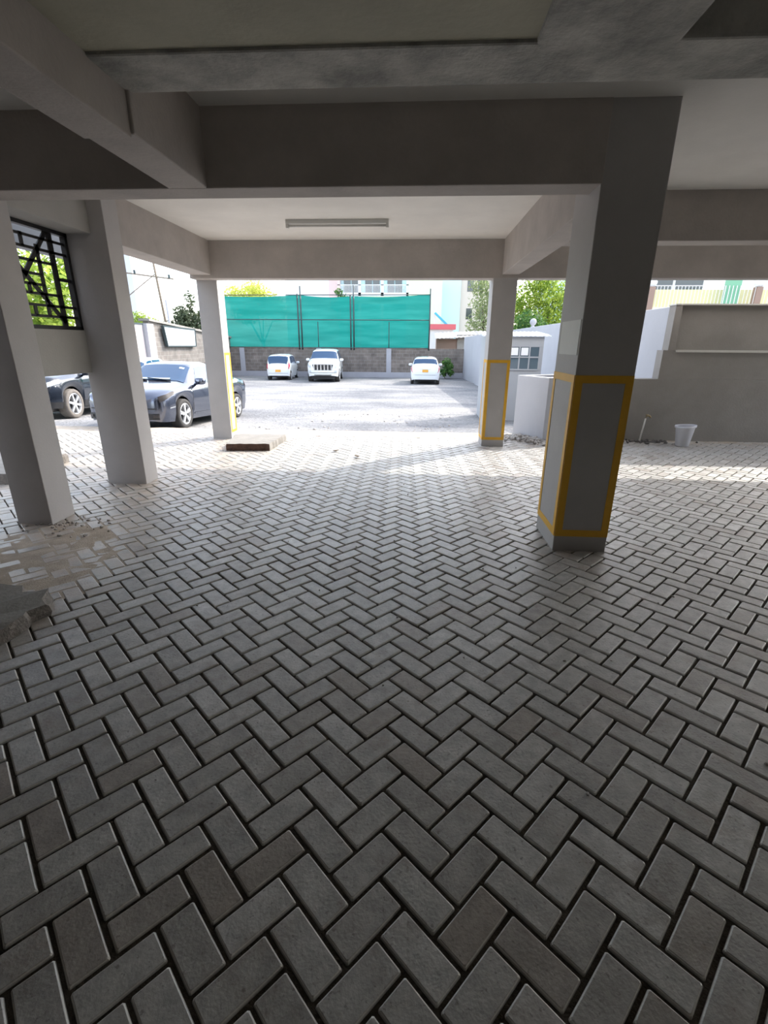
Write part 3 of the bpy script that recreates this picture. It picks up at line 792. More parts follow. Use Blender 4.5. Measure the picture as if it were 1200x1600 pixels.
suv = dict(zt=[(-2.3,.85),(-2.25,1.1),(-2.1,1.55),(-1.9,1.68),(-.5,1.74),(.3,1.70),(.55,1.62),(1.10,1.16),(1.3,1.13),(1.95,1.04),(2.15,.96),(2.25,.84),(2.28,.72)],
  zb=[(-2.3,.80),(-2.1,1.10),(0,1.07),(1.1,1.04),(1.9,.96),(2.15,.88),(2.28,.66)],
  w=[(-2.3,.45),(-2.25,.75),(-2.1,.86),(-1.2,.915),(1.3,.915),(1.8,.90),(2.05,.82),(2.18,.68),(2.26,.45),(2.28,.25)],
  rw=[(-2.3,.4),(-2.1,.66),(-1.5,.68),(.3,.66),(.55,.68),(1.1,.80),(1.95,.78),(2.28,.2)],
  zlo=[(-2.3,.40),(-2.0,.30),(1.8,.28),(2.1,.30),(2.28,.36)],
  ax_f=1.36, ax_r=-1.32, ra=.43, rw_=.37, tw=.25, spokes=6, paint=M['paint_navy'], handle_m=M['paint_navy'], lamp_m=M['lampclear'], tyre=M['dustytyre'],
  xnose0=1.75, xtail0=-2.0, ws=(.62,1.08), rwin=(-2.22,-2.08),
  side=[[(-.20,4.8),(.95,4.8),(.48,6.75),(-.20,6.75)],[(-1.1,4.8),(-.27,4.8),(-.27,6.75),(-1.1,6.75)]],
  seams=[-.23,1.0,-1.15], handles=[-.02,-.95], mir=.82,
  head=[[(1.72,3.3),(2.16,2.9),(2.16,4.0),(1.80,4.1)]], tail=[[(-2.24,3.0),(-2.05,3.0),(-2.05,4.6),(-2.2,4.6)]],
  extra=[('bumper_cladding',[(1.80,.0),(2.2,.0),(2.2,1.0),(1.80,.9)],'dark'),('sill_cladding',[(-.88,0),(.92,0),(.92,.8),(-.88,.8)],'dark')],
  ends=[('lower_intake',(-.60,.60,.36,.52,.012),'dark',True),('grille_opening',(-.42,.42,.66,.80,.012),'dark',True),('fog_lamp',(.55,.72,.44,.54,.02),'lampclear',True),('fog_lamp',(-.72,-.55,.44,.54,.02),'lampclear',True),('number_plate',(-.26,.26,.53,.64,.02),'plate_w',True)])
hd2 = math.radians(-90+4); sc2 = .92
fw = Vector((-7.95,11.0,0)); dirv = Vector((math.cos(hd2),math.sin(hd2),0)); rt_ = Vector((dirv.y,-dirv.x,0))
mid2 = fw - dirv*1.36*sc2 + rt_*.88*sc2
r2 = make_car(suv,(mid2.x,mid2.y,-.30),hd2,'dark navy SUV seen under the hanging wall panel at left', scale=sc2)[0]
r2.rotation_euler = (0,math.radians(-3),hd2)

hatch = dict(zt=[(-1.72,.70),(-1.70,.93),(-1.62,1.18),(-1.45,1.46),(-1.2,1.52),(-.2,1.56),(.35,1.53),(.6,1.46),(1.15,1.02),(1.3,.98),(1.55,.90),(1.68,.78),(1.72,.62)],
  zb=[(-1.72,.66),(-1.62,.98),(-1.4,1.0),(0,.95),(1.0,.92),(1.5,.82),(1.72,.58)],
  w=[(-1.72,.50),(-1.69,.66),(-1.6,.71),(-1.4,.735),(1.1,.735),(1.4,.71),(1.6,.60),(1.69,.42),(1.72,.25)],
  rw=[(-1.72,.45),(-1.6,.63),(-1.3,.60),(.3,.58),(.6,.60),(1.15,.66),(1.5,.60),(1.72,.2)],
  zlo=[(-1.72,.30),(-1.5,.22),(1.4,.20),(1.72,.26)],
  ax_f=1.18, ax_r=-1.22, ra=.325, rw_=.28, tw=.17, spokes=7, paint=M['paint_white'], handle_m=M['paint_white'], lamp_m=M['lampclear'],
  xnose0=1.3, xtail0=-1.45, ws=(.68,1.12), rwin=(-1.66,-1.44),
  side=[[(-.10,4.8),(.95,4.8),(.52,6.75),(-.10,6.75)],[(-1.15,5.0),(-.17,4.8),(-.17,6.75),(-1.08,6.75)]],
  seams=[-.13,.98], handles=[.08,-.78], mir=.80,
  head=[[(1.3,3.3),(1.6,2.9),(1.6,3.9),(1.35,4.0)]], tail=[[(-1.69,2.75),(-1.52,2.9),(-1.50,6.0),(-1.64,5.6)]],
  ends=[('number_plate',(-.17,.17,.52,.66,.02),'plate_y',False),('plate_recess',(-.26,.26,.50,.69,.008),'paint_white',False),('bumper_shadow_gap',(-.60,.60,.44,.455,.006),'dark',False)])
def place_rear(P,px_rear,heading,label,sc,S_y,z):  # put the middle of the rear bumper at a ground point
    d = Vector((math.cos(heading),math.sin(heading),0)); xr = P['zt'][0][0]
    m_ = Vector((px_rear,S_y,0)) - d*xr*sc
    return make_car(P,(m_.x,m_.y,z),heading,label,scale=sc)[0]
hh = math.radians(94)
place_rear(hatch,-8.02,hh,'small white hatchback facing the far wall at left','x' and .95,28.9,gz(30)-.02)
prado = dict(zt=[(-2.35,.95),(-2.32,1.2),(-2.2,1.7),(-2.0,1.84),(-.8,1.88),(.3,1.86),(.6,1.80),(1.15,1.32),(1.4,1.27),(2.05,1.20),(2.25,1.12),(2.33,1.0),(2.36,.85)],
  zb=[(-2.35,.9),(-2.2,1.20),(0,1.20),(1.1,1.17),(1.9,1.10),(2.25,1.02),(2.36,.78)],
  w=[(-2.35,.6),(-2.3,.82),(-2.1,.91),(-1.2,.945),(1.5,.945),(1.9,.93),(2.15,.86),(2.27,.72),(2.34,.5),(2.36,.3)],
  rw=[(-2.35,.5),(-2.2,.70),(-1.5,.70),(.3,.68),(.6,.71),(1.15,.84),(2.0,.82),(2.36,.25)],
  zlo=[(-2.35,.48),(-2.0,.36),(1.9,.34),(2.15,.36),(2.36,.42)],
  ax_f=1.48, ax_r=-1.31, ra=.47, rw_=.40, tw=.27, spokes=6, paint=M['paint_white'], handle_m=M['chrome'], lamp_m=M['lampclear'],
  xnose0=1.9, xtail0=-2.05, ws=(.66,1.12), rwin=(-2.28,-2.12),
  side=[[(-.15,4.8),(.98,4.8),(.52,6.75),(-.15,6.75)],[(-1.15,4.8),(-.22,4.8),(-.22,6.75),(-1.15,6.75)],[(-2.0,4.8),(-1.25,4.8),(-1.25,6.75),(-1.9,6.75)]],
  seams=[-.18,1.05,-1.2], handles=[.05,-.95], mir=.82,
  head=[[(1.95,3.2),(2.27,2.6),(2.27,4.0),(1.98,4.1)]], tail=[[(-2.28,3.0),(-2.1,3.0),(-2.1,5.0),(-2.25,5.0)]],
  ends=[('grille',(-.50,.50,.72,1.04,.012,-.62,.62),'dark',True),('bumper_line',(-.80,.80,.56,.58,.008),'dark',True),('number_plate',(-.27,.27,.60,.70,.02),'plate_w',True)]
   +[('grille_bar',(x-.035,x+.035,.73,1.03,.03),'chrome',True) for x in (-.50,-.30,-.10,.10,.30,.50)]
   +[('grille_rim',(-.52,.52,1.02,1.06,.03),'chrome',True),('lower_intake',(-.5,.5,.43,.47,.01),'dark',True)]
   +[('fog_lamp',(x-.07,x+.07,.60,.70,.018),'lampclear',True) for x in (-.76,.76)])
def place_front(P,x,y,heading,label,sc,z):
    d = Vector((math.cos(heading),math.sin(heading),0)); xf = P['zt'][-1][0]
    m_ = Vector((x,y,0)) - d*xf*sc
    return make_car(P,(m_.x,m_.y,z),heading,label,scale=sc)[0]
place_front(prado,-5.12,27.5,math.radians(-85),'large white SUV facing the viewer by the far wall',.95,gz(29)-.02)
estate = dict(hatch); estate.update(
  zt=[(-1.95,.70),(-1.93,.95),(-1.85,1.12),(-1.55,1.44),(-1.3,1.49),(-.2,1.52),(.35,1.49),(.6,1.42),(1.2,1.0),(1.35,.97),(1.75,.88),(1.93,.76),(1.97,.6)],
  zb=[(-1.95,.66),(-1.8,.98),(-1.4,1.0),(0,.95),(1.0,.92),(1.7,.80),(1.97,.56)],
  w=[(-1.95,.56),(-1.92,.74),(-1.82,.81),(-1.5,.845),(1.2,.845),(1.6,.82),(1.82,.68),(1.93,.45),(1.97,.25)],
  rw=[(-1.95,.5),(-1.82,.70),(-1.5,.62),(.3,.60),(.6,.62),(1.2,.74),(1.7,.68),(1.97,.2)],
  zlo=[(-1.95,.30),(-1.7,.21),(1.7,.20),(1.97,.26)], ax_f=1.28, ax_r=-1.26, ra=.34, rw_=.30, xnose0=1.55, xtail0=-1.65, ws=(.68,1.16), rwin=(-1.80,-1.56),
  side=[[(-.10,4.8),(1.0,4.8),(.52,6.75),(-.10,6.75)],[(-1.25,5.0),(-.17,4.8),(-.17,6.75),(-1.15,6.75)]],
  tail=[[(-1.925,3.0),(-1.78,3.1),(-1.66,5.9),(-1.76,5.5)]], head=[[(1.5,3.3),(1.82,2.9),(1.82,3.9),(1.56,4.0)]],
  ends=[('number_plate',(-.17,.17,.70,.84,.02),'plate_y',False),('bumper_shadow_gap',(-.66,.66,.54,.555,.006),'dark',False),('boot_handle',(-.3,.3,.86,.875,.01),'chrome',False)])
place_rear(estate,.53,math.radians(89),'white hatchback with red tail lamps parked near the small bush',.93,26.6,gz(28)-.0)
whitevan = dict(estate); whitevan.update(paint=M['paint_white'],handle_m=M['paint_white'],tyre=M['tyre'])
make_car(whitevan,(-11.05,19.2,gz(20)-.05),math.radians(-80),'white car mostly hidden behind the slate grey sedan',scale=.92)

# ------------------------------------------------------------------ small things on the floor
def slab(name, label, poly, z1, m_top, m_edge, rough_, seed, front_only=False):
    random.seed(seed)
    pts = []; side = []
    n = len(poly)
    for i in range(n):
        a_, b_ = Vector((*poly[i],0)), Vector((*poly[(i+1)%n],0)); k = max(2,int((b_-a_).length/.06))
        for j in range(k):
            p = a_+(b_-a_)*j/k; pts.append((p.x+random.gauss(0,rough_),p.y+random.gauss(0,rough_))); side.append(i)
    mb = MB(); m_ = len(pts); c = Vector((sum(p[0] for p in pts)/m_, sum(p[1] for p in pts)/m_))
    rings = [(1.0,0.0),(1.005,z1*.35),(1.0,z1*.75),(.985,z1)]
    for s_,z in rings:
        for p in pts:
            jz = random.gauss(0,rough_*.25) if 0 < z else 0
            js = random.gauss(0,rough_*.5) if 0 < z < z1 else 0
            mb.v.append((c.x+(p[0]-c.x)*(s_+js), c.y+(p[1]-c.y)*(s_+js), z+jz-.004))
    for r in range(3):
        for i in range(m_): mb.f.append((r*m_+i,r*m_+(i+1)%m_,(r+1)*m_+(i+1)%m_,(r+1)*m_+i)); mb.mi.append(1 if (not front_only or side[i] == 0) else 0)
    mb.v.append((c.x,c.y,z1)); ci = len(mb.v)-1
    for i in range(m_): mb.f.append((3*m_+i,3*m_+(i+1)%m_,ci)); mb.mi.append(0)
    return tag(mb.build(name, [m_top,m_edge]), label, 'slab')
slab('concrete_slab','flat pale concrete slab lying in the sun beside the far left column',[(-2.71,6.77),(-2.09,6.82),(-2.05,7.62),(-2.86,7.56)],.105,M['concrete'],M['earthshade'],.006,5,True)  # only the shadowed front side gets the darkened colour
slab('concrete_slab','broken grey concrete slab at the left edge near the viewer',[(-3.1,1.2),(-2.10,1.3),(-2.085,2.30),(-2.16,2.42),(-2.5,2.52),(-3.1,2.6)],.085,M['concrete'],M['rough'],.014,9)
slab('concrete_step','low concrete step outside at left behind the first column',[(-6.5,4.78),(-4.42,4.84),(-4.5,5.9),(-6.5,5.9)],.12,M['concrete'],M['rough'],.004,2)

# bucket
bk = empty('bucket',(4.22,7.78,0),0,'white plastic bucket standing against the grey wall','bucket')
mb = MB(); mb.lathe([(0,.005),(.085,.0),(.095,.01),(.132,.30),(.140,.305),(.140,.315),(.130,.317),(.127,.30),(.09,.015),(0,.015)],28)
# slightly squared and dented
for i,v in enumerate(mb.v):
    x,y,z = v; d = .012*z/.3*math.sin(3*math.atan2(y,x)+1); r = math.hypot(x,y) or 1
    mb.v[i] = (x+d*x/r+.02*z, y+d*y/r, z+(.012*x/.14 if z>.25 else 0))
mb.build('pail', M['bucket'], bk, smooth=True)
mb = MB(); mb.lathe([(.137,.285),(.146,.288),(.146,.318),(.137,.32)],28,closed=True)
for i,v in enumerate(mb.v):
    x,y,z = v; d = .012*math.sin(3*math.atan2(y,x)+1); r = math.hypot(x,y)
    mb.v[i] = (x+d*x/r+.006, y+d*y/r, z+.012*x/.14)
mb.build('rim', M['bucket'], bk, smooth=True)
# standpipe
sp = empty('standpipe',(3.70,8.10,0),0,'thin white water pipe with tap leaning by the grey wall','pipe')
mb = MB(); mb.tube([(0,0,-.02),(.03,.01,.2),(.055,.03,.37)],.013,8); mb.build('pipe', M['pvc'], sp, smooth=True)
mb = MB(); mb.tube([(.055,.03,.36),(.06,.03,.41),(.10,.0,.415),(.115,-.01,.385)],.014,8); mb.bar((.045,.03,.43),(.095,.03,.43),.012,.01); mb.build('tap', M['brass'], sp, smooth=True)

def stones(name, label, pts, m, base=None, cat='rubble'):
    mb = MB()
    for (x,y,z,r) in pts:
        n1, n2 = 7, 4; sx,sy,sz = (random.uniform(.7,1.3) for _ in range(3)); a0 = random.random()*6
        vs = [(x,y,z-r*sz*.8)]
        for j in range(1,n2):
            ph_ = -PI/2+PI*j/n2
            for i in range(n1):
                an = a0+2*PI*i/n1; k = r*random.uniform(.75,1.15)
                vs.append((x+k*sx*math.cos(ph_)*math.cos(an), y+k*sy*math.cos(ph_)*math.sin(an), z+k*sz*math.sin(ph_)*.8))
        vs.append((x,y,z+r*sz*.75)); top = len(vs)-1
        fs = [(0,1+(i+1)%n1,1+i) for i in range(n1)]
        for j in range(n2-2): fs += [(1+j*n1+i,1+j*n1+(i+1)%n1,1+(j+1)*n1+(i+1)%n1,1+(j+1)*n1+i) for i in range(n1)]
        fs += [(1+(n2-2)*n1+i,1+(n2-2)*n1+(i+1)%n1,top) for i in range(n1)]
        mb.add(vs,fs)
    if base: base(mb)
    return tag(mb.build(name, m), label, cat, kind='stuff')
random.seed(21)
def heap(cx,cy,rx,ry,h):
    def f(mb):
        o_ = len(mb.v); n = 18
        for j in range(n+1):
            for i in range(n+1):
                u,v = -1+2*i/n,-1+2*j/n; d = math.hypot(u,v)
                x,y = cx+u*rx,cy+v*ry
                mb.v.append((x,y,gz(y)-.03+h*max(0,1-d)**1.0*(1+.5*noise.noise(Vector((x*5,y*5,0))))))
        for j in range(n):
            for i in range(n): k = o_+j*(n+1)+i; mb.f.append((k,k+1,k+n+2,k+n+1)); mb.mi.append(0)
    return f
pts = []
for _ in range(300):
    t = random.random(); x = 1.56+t*.55+random.gauss(0,.12); y = 8.35-t*.55+random.gauss(0,.14)
    pts.append((x,y,gz(y)+.015+.06*max(0,1-abs(x-1.8)/.4)*random.random(),random.choice((.01,.012,.015,.02,.03,.045))))
stones('rubble','loose stones and rubble at the foot of the white concrete tank',pts,M['rubble'],heap(1.86,8.3,.44,.44,.11))
pts = [(3.75+random.gauss(0,.28),8.03+random.gauss(0,.06),.01,random.choice((.015,.02,.03))) for _ in range(60)]
stones('dirt','dark damp dirt and stones below the water pipe',pts,M['rubbledark'],heap(3.9,8.05,.35,.12,.05),'dirt')
random.seed(5)
pts = []
for _ in range(260):
    y = random.uniform(8.1,13)**1.0; x = random.uniform(-3.2,.9)
    pts.append((x,y,gz(y)+.0,random.choice((.008,.010,.012,.018,.028))))
stones('gravel_stones','loose stones scattered over the gravel lot',pts,M['rubble'],None,'gravel')
pts = []
for _ in range(70):
    y = random.uniform(1.2,6.5); x = random.uniform(-2.6,2.2); pts.append((x,y,.003,random.choice((.004,.005,.007,.009))))
for _ in range(60): pts.append((-3.0+random.gauss(0,.2),3.72+random.gauss(0,.12),.004,random.choice((.006,.01,.016))))
stones('grit','tiny loose grit scattered on the paving',pts,M['rubble'],None,'grit')
for (x,y,rz,lab) in ((-1.12,6.83,.7,'dark dead leaf on the sunlit paving, nearer the flat slab'),(-.77,6.49,-.9,'dark dead leaf on the sunlit paving, farther from the flat slab')):
    mb = MB(); n = 8
    for i in range(n+1):
        u = i/n; wd = .028*math.sin(PI*u)**.7; 
        for s_ in (-1,0,1): mb.v.append((-.055+.11*u, s_*wd, .012+.02*(u-.5)**2*4+ (.014 if s_ else 0)*math.sin(PI*u)))
    for i in range(n):
        for s_ in (0,1): k = i*3+s_; mb.f.append((k,k+3,k+4,k+1)); mb.mi.append(0)
    o = tag(mb.build('dead_leaf', M['deadleaf'], smooth=True), lab, 'leaf'); o.location = (x,y,0); o.rotation_euler = (0,0,rz)
    sm = o.modifiers.new('t','SOLIDIFY'); sm.thickness = .003

# concrete tank (open box)
tk = empty('concrete_tank',(2.085,7.90,0),math.radians(0),'white open-topped concrete tank between the two bordered columns','tank')
A_, B_ = Vector((1.80,8.60)), Vector((2.144,7.922)); e1 = (A_-B_); e2 = Vector((.89,.455))*.95
def P2(s_,t_): q = e1*s_+e2*t_; return (q.x,q.y)
mb = MB(); tI = .13
mb.prism([P2(0,0),P2(1,0),P2(1,tI),P2(0,tI)],-.12,1.0); mb.prism([P2(0,tI),P2(0,1),P2(.16,1),P2(.16,tI)],-.12,1.0); mb.prism([P2(1,tI),P2(1,1),P2(.84,1),P2(.84,tI)],-.12,1.0); mb.prism([P2(.16,1),P2(.84,1),P2(.84,1-tI),P2(.16,1-tI)],-.12,1.0)
mb.build('shell', M['wallwhite'], tk)
mb = MB(); mb.prism([P2(.1,.1),P2(.9,.1),P2(.9,.9),P2(.1,.9)],-.1,.35); mb.build('base', M['rough'], tk)

# guard booth
gb = empty('guard_booth',(2.35,12,gz(12)),math.radians(-2),'small pale guard booth with a six pane window','booth')
mb = MB(); mb.box(-.72,.60,0,1.2,0,1.93); mb.build('wall', M['booth'], gb)
mb = MB(); n = 30
for i in range(n+1):
    x = -.80+1.52*i/n; z = 1.95+.012*math.sin(i*PI)
    z = 1.96+(.014 if i%2 else 0)
    mb.v += [(x,-.12,z),(x,1.35,z+.10),(x,-.12,z-.03),(x,1.35,z+.07)]
for i in range(n):
    k = i*4; mb.f += [(k,k+4,k+5,k+1),(k+2,k+3,k+7,k+6),(k,k+2,k+6,k+4)]; mb.mi += [0,0,0]
mb.build('roof', M['sheetw'], gb)
wf = MB()
x0,x1,z0,z1 = -.16,.52,1.20,1.72
for x in (x0,(2*x0+x1)/3,(x0+2*x1)/3,x1): wf.box(x-.015,x+.015,-.03,.0,z0,z1)
for z in (z0,(z0+z1)/2+.02,z1): wf.box(x0,x1,-.03,0,z-.015,z+.015)
f_ = wf.build('window_frame', M['booth'], gb)
mb = MB(); mb.box(x0,x1,-.012,-.002,z0,z1); mb.build('pane', M['boothglass'], f_)
mb = MB(); 
for x in (x0+.03,x0+.26): mb.box(x,x+.16,-.018,-.0125,z1-.20,z1-.03)
o = mb.build('notice_paper', M['paper'], f_); o['label'] = 'two white papers in the upper panes'

# ceiling batten lamp
tl = empty('batten_lamp',(-.95,6.32,ZC),0,'unlit fluorescent batten lamp on the white ceiling','ceiling lamp')
mb = MB(); mb.box(-.60,.60,-.03,.03,-.04,.004); mb.build('housing', M['batten'], tl, bevel=.004)
mb = MB(); mb.tube([(-.57,0,-.062),(.57,0,-.062)],.014,12); mb.build('tube', M['tube'], tl, smooth=True)
for s_ in (-1,1): mb = MB(); mb.box(s_*.585-.015,s_*.585+.015,-.02,.02,-.085,-.04); mb.build('tube_holder', M['batten'], tl)

# ------------------------------------------------------------------ plants
def leaves(n, blobs, size, seed, flat=.0):
    rnd = random.Random(seed); mb = MB()
    tot = sum(b[3]**2 for b in blobs)
    for b in blobs:
        k = int(n*b[3]**2/tot)
        for _ in range(k):
            d = Vector((rnd.gauss(0,1),rnd.gauss(0,1),rnd.gauss(0,1))).normalized()
            r = b[3]*(rnd.random()**.35)*(1+.25*noise.noise(d*2.3+Vector(b[:3])))
            p = Vector(b[:3])+Vector((d.x,d.y,d.z*b[4]))*r
            s_ = size*rnd.uniform(.6,1.3)
            nrm = (d+Vector((rnd.gauss(0,.6),rnd.gauss(0,.6),rnd.gauss(.2,.6)))).normalized()
            u = nrm.orthogonal().normalized(); u.rotate(Matrix.Rotation(rnd.random()*6.28,3,nrm)); v = nrm.cross(u)
            mb.add([p-u*s_, p-v*s_*.45+nrm*s_*.1, p+u*s_, p+v*s_*.45+nrm*s_*.1],[(0,1,2,3)])
    return mb
def tree(name,label,x,y,z,trunk_h,blobs,n,size,leafm,seed,cat='tree',tr=.14,group=None):
    t = empty(name,(x,y,z),0,label,cat,group)
    leaves(n,blobs,size,seed).build('crown', leafm, t)
    mb = MB(); rnd = random.Random(seed)
    mb.tube([(0,0,-.1),(.05*rnd.gauss(0,1),0,trunk_h*.5),(.1*rnd.gauss(0,1),.05,trunk_h)],[tr,tr*.8,tr*.6],9)
    for b in blobs:
        mb.tube([(0,0,trunk_h*.8),(b[0]*.55,b[1]*.55,(trunk_h*.8+b[2])*.5+.1),(b[0],b[1],b[2])],[tr*.5,tr*.3,tr*.1],6)
    mb.build('trunk', M['bark'], t, smooth=True)
    return t
tree('tree','tree with loose grey green foliage beyond the white gate',5.85,44.5,-.7,2.2,[(-.6,0,3.6,1.15,1.1),(.7,.4,4.0,1.2,1.1),(-.2,.3,5.4,1.25,1.1),(.8,-.2,5.9,1.1,1.1),(-.5,0,7.0,1.1,1.0),(.5,.2,2.3,.9,.9)],3600,.13,M['leaf_grey'],11)
tree('tree','bushy yellow green tree behind the guard booth',9.0,38.5,-.7,1.8,[(-1.3,0,3.2,1.2,1.0),(.0,.3,3.4,1.3,1.0),(1.2,0,3.3,1.2,1.0),(-.9,.2,4.8,1.1,.9),(.6,-.3,4.9,1.2,.9),(1.6,.2,4.6,.9,.9),(-.2,0,5.9,1.1,.8),(-1.9,0,4.1,.9,.9),(.3,-.4,2.4,1.2,.8)],11000,.105,M['leaf_bright'],12).scale = (1.22,1.22,1.12)
tree('tree','low dark green tree under the yellow green one behind the booth',7.4,33,-.7,1.3,[(-1.2,0,2.3,1.0,1.0),(0,.3,2.7,1.1,1.0),(1.1,0,2.4,1.0,1.0),(-.4,0,3.4,.9,.9)],5500,.10,M['leaf_mid'],22)
tree('tree','pale yellow tree above the left end of the shade net',-14.0,46,-.8,2.6,[(-1.4,0,5.0,1.4,.9),(.2,.3,5.6,1.5,.9),(1.5,0,5.1,1.2,.9),(-.4,-.3,6.6,1.2,.8),(-2.2,0,6.2,1.1,.8)],6500,.12,M['leaf_yellow'],13)
tree('tree','dark olive tree behind the white board at far left',-18.0,40,-.8,1.8,[(-1.3,0,2.9,1.2,1.0),(0,.2,3.4,1.3,1.0),(1.3,0,3.2,1.2,1.0),(-.3,0,4.2,.9,1.0),(.25,.1,5.3,.45,1.7),(1.6,0,4.2,.8,.9)],3600,.15,M['leaf_dark'],14)
tree('tree','bright green tree beside the utility pole at far left',-24.2,44.5,-.8,1.6,[(-1.6,0,3.0,1.3,.9),(.2,.2,3.2,1.4,.9),(1.5,0,2.9,1.2,.9),(-.4,0,4.0,1.0,.8)],6000,.11,M['leaf_bright'],15)
tree('tree','sunlit leafy tree seen through the window grille',-16.6,20.3,-.5,1.2,[(-1.0,-.6,2.5,1.5,1.0),(1.0,.8,2.8,1.5,1.0),(0,0,4.0,1.4,.9),(-.5,2.4,2.6,1.4,1.0),(-1.2,-2.2,2.8,1.4,1.0),(.5,2.6,4.2,1.1,.9),(-1.5,-1.6,4.3,1.2,.9),(.9,1.6,1.5,1.0,.9),(0,-1.2,1.4,1.0,.9)],7500,.15,M['leaf_bright'],16).scale = (1.15,1.15,1.15)
tree('bush','small dark leafy bush at the foot of the far wall',1.95,32.0,gz(32),.35,[(-.15,0,.45,.30,1.0),(.15,.1,.75,.32,1.0),(0,0,1.05,.30,.9),(.28,0,.4,.25,.9)],420,.11,M['leaf_mid'],17,'bush',.03)
tree('bush','pale leafy shrub behind the top of the shade net',-7.2,48,-.9,4.6,[(-.3,0,5.6,.5,1.0),(.5,.2,6.0,.6,1.0),(.0,0,6.7,.4,1.0)],500,.14,M['leaf_mid'],18,'bush',.06)

# utility poles
up = empty('utility_pole',(-19.05,37,-.8),0,'tall wooden utility pole with crossarm against the white sky','pole')
mb = MB(); mb.tube([(.9,0,0),(.0,0,11)],[.10,.07],8); mb.build('pole', M['wood'], up, smooth=True)
mb = MB(); mb.bar((-2.6,0,7.0),(1.6,0,6.5),.09,.09); mb.bar((-1.9,0,5.4),(.25,0,6.8),.05,.05); mb.build('crossarm', M['wood'], up)
mb = MB()
for x,z in ((-2.4,6.98),(-1.2,6.84),(1.3,6.54)): mb.tube([(x,0,z),(x,0,z+.25)],.08,6)
mb.build('insulator', M['steel'], up)
mb = MB(); mb.tube([(-17.85,36.6,-.8),(-18.0,36.6,4.3)],.09,8)
tag(mb.build('lamp_post', M['post'], smooth=True),'thin pale post in front of the dark olive tree','post')

# ------------------------------------------------------------------ background buildings
ap = empty('apartment_building',(-6,60,-1),0,'pale apartment building with balconies behind the shade net','building')
mb = MB(); mb.box(-3.0,7.6,1.6,9,0,16); mb.build('wall', M['b_cyan'], ap)
mb = MB(); mb.box(-9.5,-4.3,1.2,9,0,16); mb.build('wall', M['b_white'], ap)
mb = MB(); mb.box(-4.3,-3.0,1.0,9,0,16); mb.build('wall', M['b_pink'], ap)
mb = MB(); mb.box(5.0,8.8,-.3,9,0,9.15); mb.build('wall', M['b_lime'], ap)
mb = MB(); mb.box(8.75,11.0,1.4,9,0,16); mb.build('wall', M['b_cyan'], ap)
for z in (7.55,10.6):
    mb = MB(); mb.box(-3.2,5.2,0,1.7,z,z+.35); sl = mb.build('balcony_slab', M['b_white'], ap)
    mb = MB()
    for k in range(56): mb.box(-3.1+k*.15,-3.1+k*.15+.05,.02,.06,z+.35,z+1.15)
    mb.box(-3.2,5.2,0,.08,z+1.12,z+1.2); mb.build('railing', M['b_white'], sl)
for x in (-3.0,-.6,2.0,4.9):
    mb = MB(); mb.box(x-.16,x+.16,0,.32,0,16); mb.build('pillar', M['b_pink'] if x < -2.5 else M['b_white'], ap)
for x in (-2.2,-1.3,.3,1.2,2.9,3.8):
    mb = MB(); mb.box(x-.4,x+.4,1.55,1.62,7.95,9.9); mb.build('window', M['b_win'], ap)
mb = MB(); mb.box(-3.2,5.2,-.05,.1,6.7,7.5); mb.build('band', M['b_lime'], ap)
bb = empty('beige_building',(6.3,62,-1),0,'narrow beige tower block beside the grey green tree','building')
mb = MB(); mb.box(-1.25,2.4,0,6,0,14); mb.build('wall', M['b_beige'], bb)
for z in (2.2,5.2,8.2): 
    for x in (-.5,.7): mb = MB(); mb.box(x,x+.7,-.04,.02,z,z+1.2); mb.build('window', M['b_win'], bb)
bc = empty('cyan_building',(14.4,58,-1),0,'pale cyan building edge right of the yellow green tree','building')
mb = MB(); mb.box(.2,4,0,8,0,12); mb.build('wall', M['b_cyan'], bc)
mb = MB(); mb.box(-4.5,-3.3,3,8,0,14); mb.build('annex', M['b_brown'], bc)
tw_ = empty('tower_block',(-75,130,-2),0,'hazy tall tower block at far left in the sky','building')
mb = MB(); mb.box(-3.5,3.2,0,8,0,40); mb.build('wall', M['b_tower'], tw_)
for k in range(8):
    mb = MB(); mb.box(-.9,.8,-.1,.1,4+k*3.6,5.6+k*3.6); mb.build('window', M['b_win'] if False else M['canopy'], tw_)
# yellow house above the right wall
yh = empty('yellow_house',(13,25,0),0,'yellow house with railing and green gate above the grey wall','house')
mb = MB(); mb.box(-3.0,6.5,.6,6,-.8,3.95); mb.build('wall', M['b_yellow'], yh)
mb = MB(); mb.box(-3.0,6.5,2.0,6,3.95,8); mb.build('upper_wall', M['b_white'], yh)
for x in (-1.1,.35): mb = MB(); mb.box(x-.65,x+.65,1.95,2.02,4.0,5.2); mb.build('window', M['b_win'], yh)
mb = MB(); mb.box(-2.2,6.5,-.05,.65,3.0,3.14); mb.build('ledge', M['b_cream'], yh)
mb = MB()
for k in range(44): 
    x = -2.0+k*.155
    if not (.95 < x < 1.72): mb.tube([(x,0,3.1),(x,0,4.05)],.013,6)
mb.tube([(-2.1,0,4.05),(.95,0,4.05)],.02,6); mb.tube([(1.72,0,4.05),(5,0,4.05)],.02,6); mb.build('railing', M['b_white'], yh)
for x in (-2.25,2.48): mb = MB(); mb.box(x-.13,x+.13,-.1,.2,2.9,4.0); po = mb.build('gate_post', M['b_brown'], yh); mb = MB(); mb.lathe([(0,0),(.12,0),(.2,.1),(.22,.2),(.15,.36),(0,.42)],12,off=(x,.05,4.0)); mb.build('globe', M['b_white'], po, smooth=True)
mb = MB(); mb.box(.97,1.70,.02,.05,3.1,4.3); gg = mb.build('gate', M['b_green'], yh)
mb = MB(); 
for k in range(5): mb.tube([(1.0+k*.165,-.02,3.1),(1.0+k*.165,-.02,4.06)],.02,6)
mb.build('bar', M['b_white'], gg)
